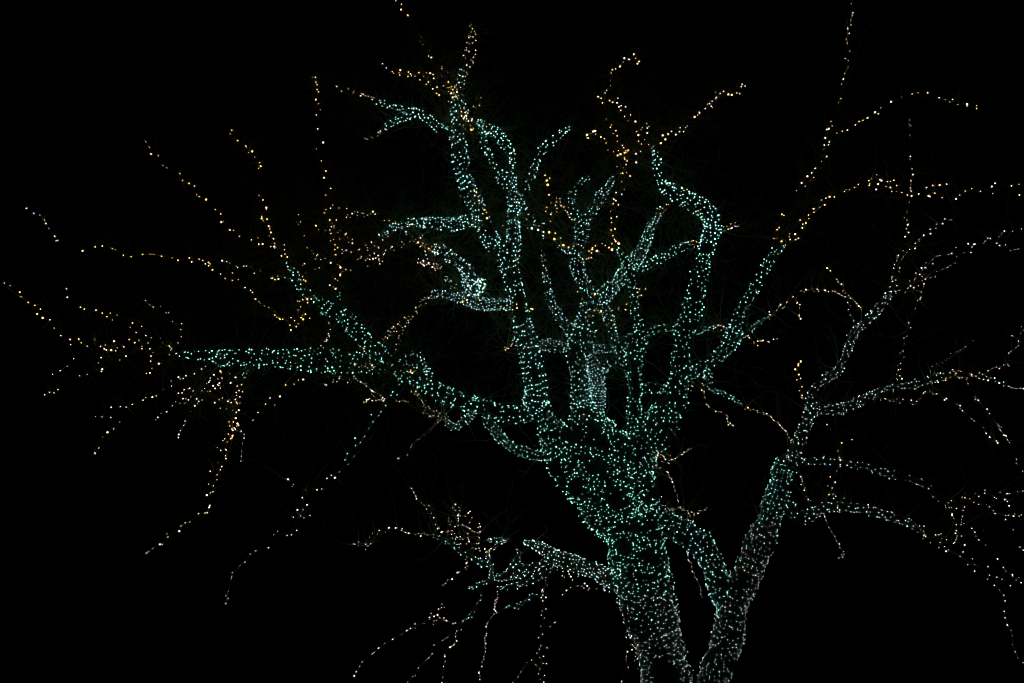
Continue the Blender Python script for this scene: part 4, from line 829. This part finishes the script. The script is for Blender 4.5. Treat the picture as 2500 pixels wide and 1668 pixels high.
S('pale end of the lower bowed branch falling to the corner', 'fork', b('P', (1352, 525), (1393, 528), (1408, 609), (1409, 626), (1385, 648), (1456, 687), (1504, 612), (1536, 610), (1557, 601), (1565, 647), (1610, 657), (1547, 684), (1537, 734, 'v'), (1590, 723), (1605, 768), (1626, 755), (1767, 775), (1738, 818), (1857, 840), (1813, 896), (1880, 895), (1878, 958), (2006, 916), (2020, 998), (2000, 1037), (2091, 1016), (2140, 1036), (2067, 1095), (2115, 1139), (2097, 842), (2152, 923), (2178, 957), (2240, 990), (2240, 1003), (2300, 1020), (2276, 1042), (2323, 1069), (2220, 1098), (2157, 1188), (2169, 1243), (2160, 1342), (2168, 1405), (2191, 1473), (2227, 1523), (2310, 728), (2343, 757)) + b('U', (2240, 1113), (2237, 1200), (2265, 1268), (2290, 1326), (2340, 1370)), 'p', -0.4, 1.1)
S('short pale thread hanging under the tine of the V', 'fork', b('R', (1480, 275), (1478, 305), (1483, 330), (1486, 342), (1488, 388), (1497, 400), (1518, 415), (1523, 455), (1527, 500), (1548, 512), (1550, 555), (1573, 573), (1603, 645), (1612, 678), (1607, 715), (1622, 745)), 'p', 0.0, 0.9)

# ------------------------------------------------------------------ unlit fine twigs, faint in the glow
def fine_twigs():
    for key, root in TREES.items():
        vs, fs = [], []
        for tree, ss, P, R in TWIGJOBS:
            if tree != key:
                continue
            Lpx = sum(math.hypot(ss[i + 1][0] - ss[i][0], ss[i + 1][1] - ss[i][1]) for i in range(len(ss) - 1))
            cnt = int(Lpx / (22 if key == 'big' else 40))
            if key == 'big' and sum(600 < q[0] < 1800 and q[1] < 900 for q in ss) > len(ss) / 2:
                cnt *= 4
            for _ in range(cnt):
                i = random.randrange(len(P))
                if P[i].z < 3.6:
                    continue
                d = Vector((random.gauss(0, 1), random.gauss(0, 1), random.gauss(0.45, .8))).normalized()

                def grow(p, d, L, r, lvl):
                    n = 6
                    pts, rr = [p.copy()], [r]
                    for k in range(n):
                        d = (d + Vector((random.gauss(0, .22), random.gauss(0, .22), random.gauss(0.05, .22)))).normalized()
                        p = p + d * (L / n)
                        pts.append(p.copy())
                        rr.append(r * (1 - 0.75 * (k + 1) / n))
                        if lvl < 2 and random.random() < (0.12 if key in ('left stem', 'top left arm', 'top left prong') else 0.42):
                            grow(p, (d + Vector((random.gauss(0, .7), random.gauss(0, .7), random.gauss(0, .7)))).normalized(),
                                 L * random.uniform(.35, .65), r * 0.6, lvl + 1)
                    tube(vs, fs, pts, rr, 3, cap=False)
                grow(P[i], d, random.uniform(0.25, 1.1), random.uniform(0.0035, 0.008), 0)
        link('twigs', vs, fs, [TWIGBARK], parent=root, kind='stuff')


fine_twigs()
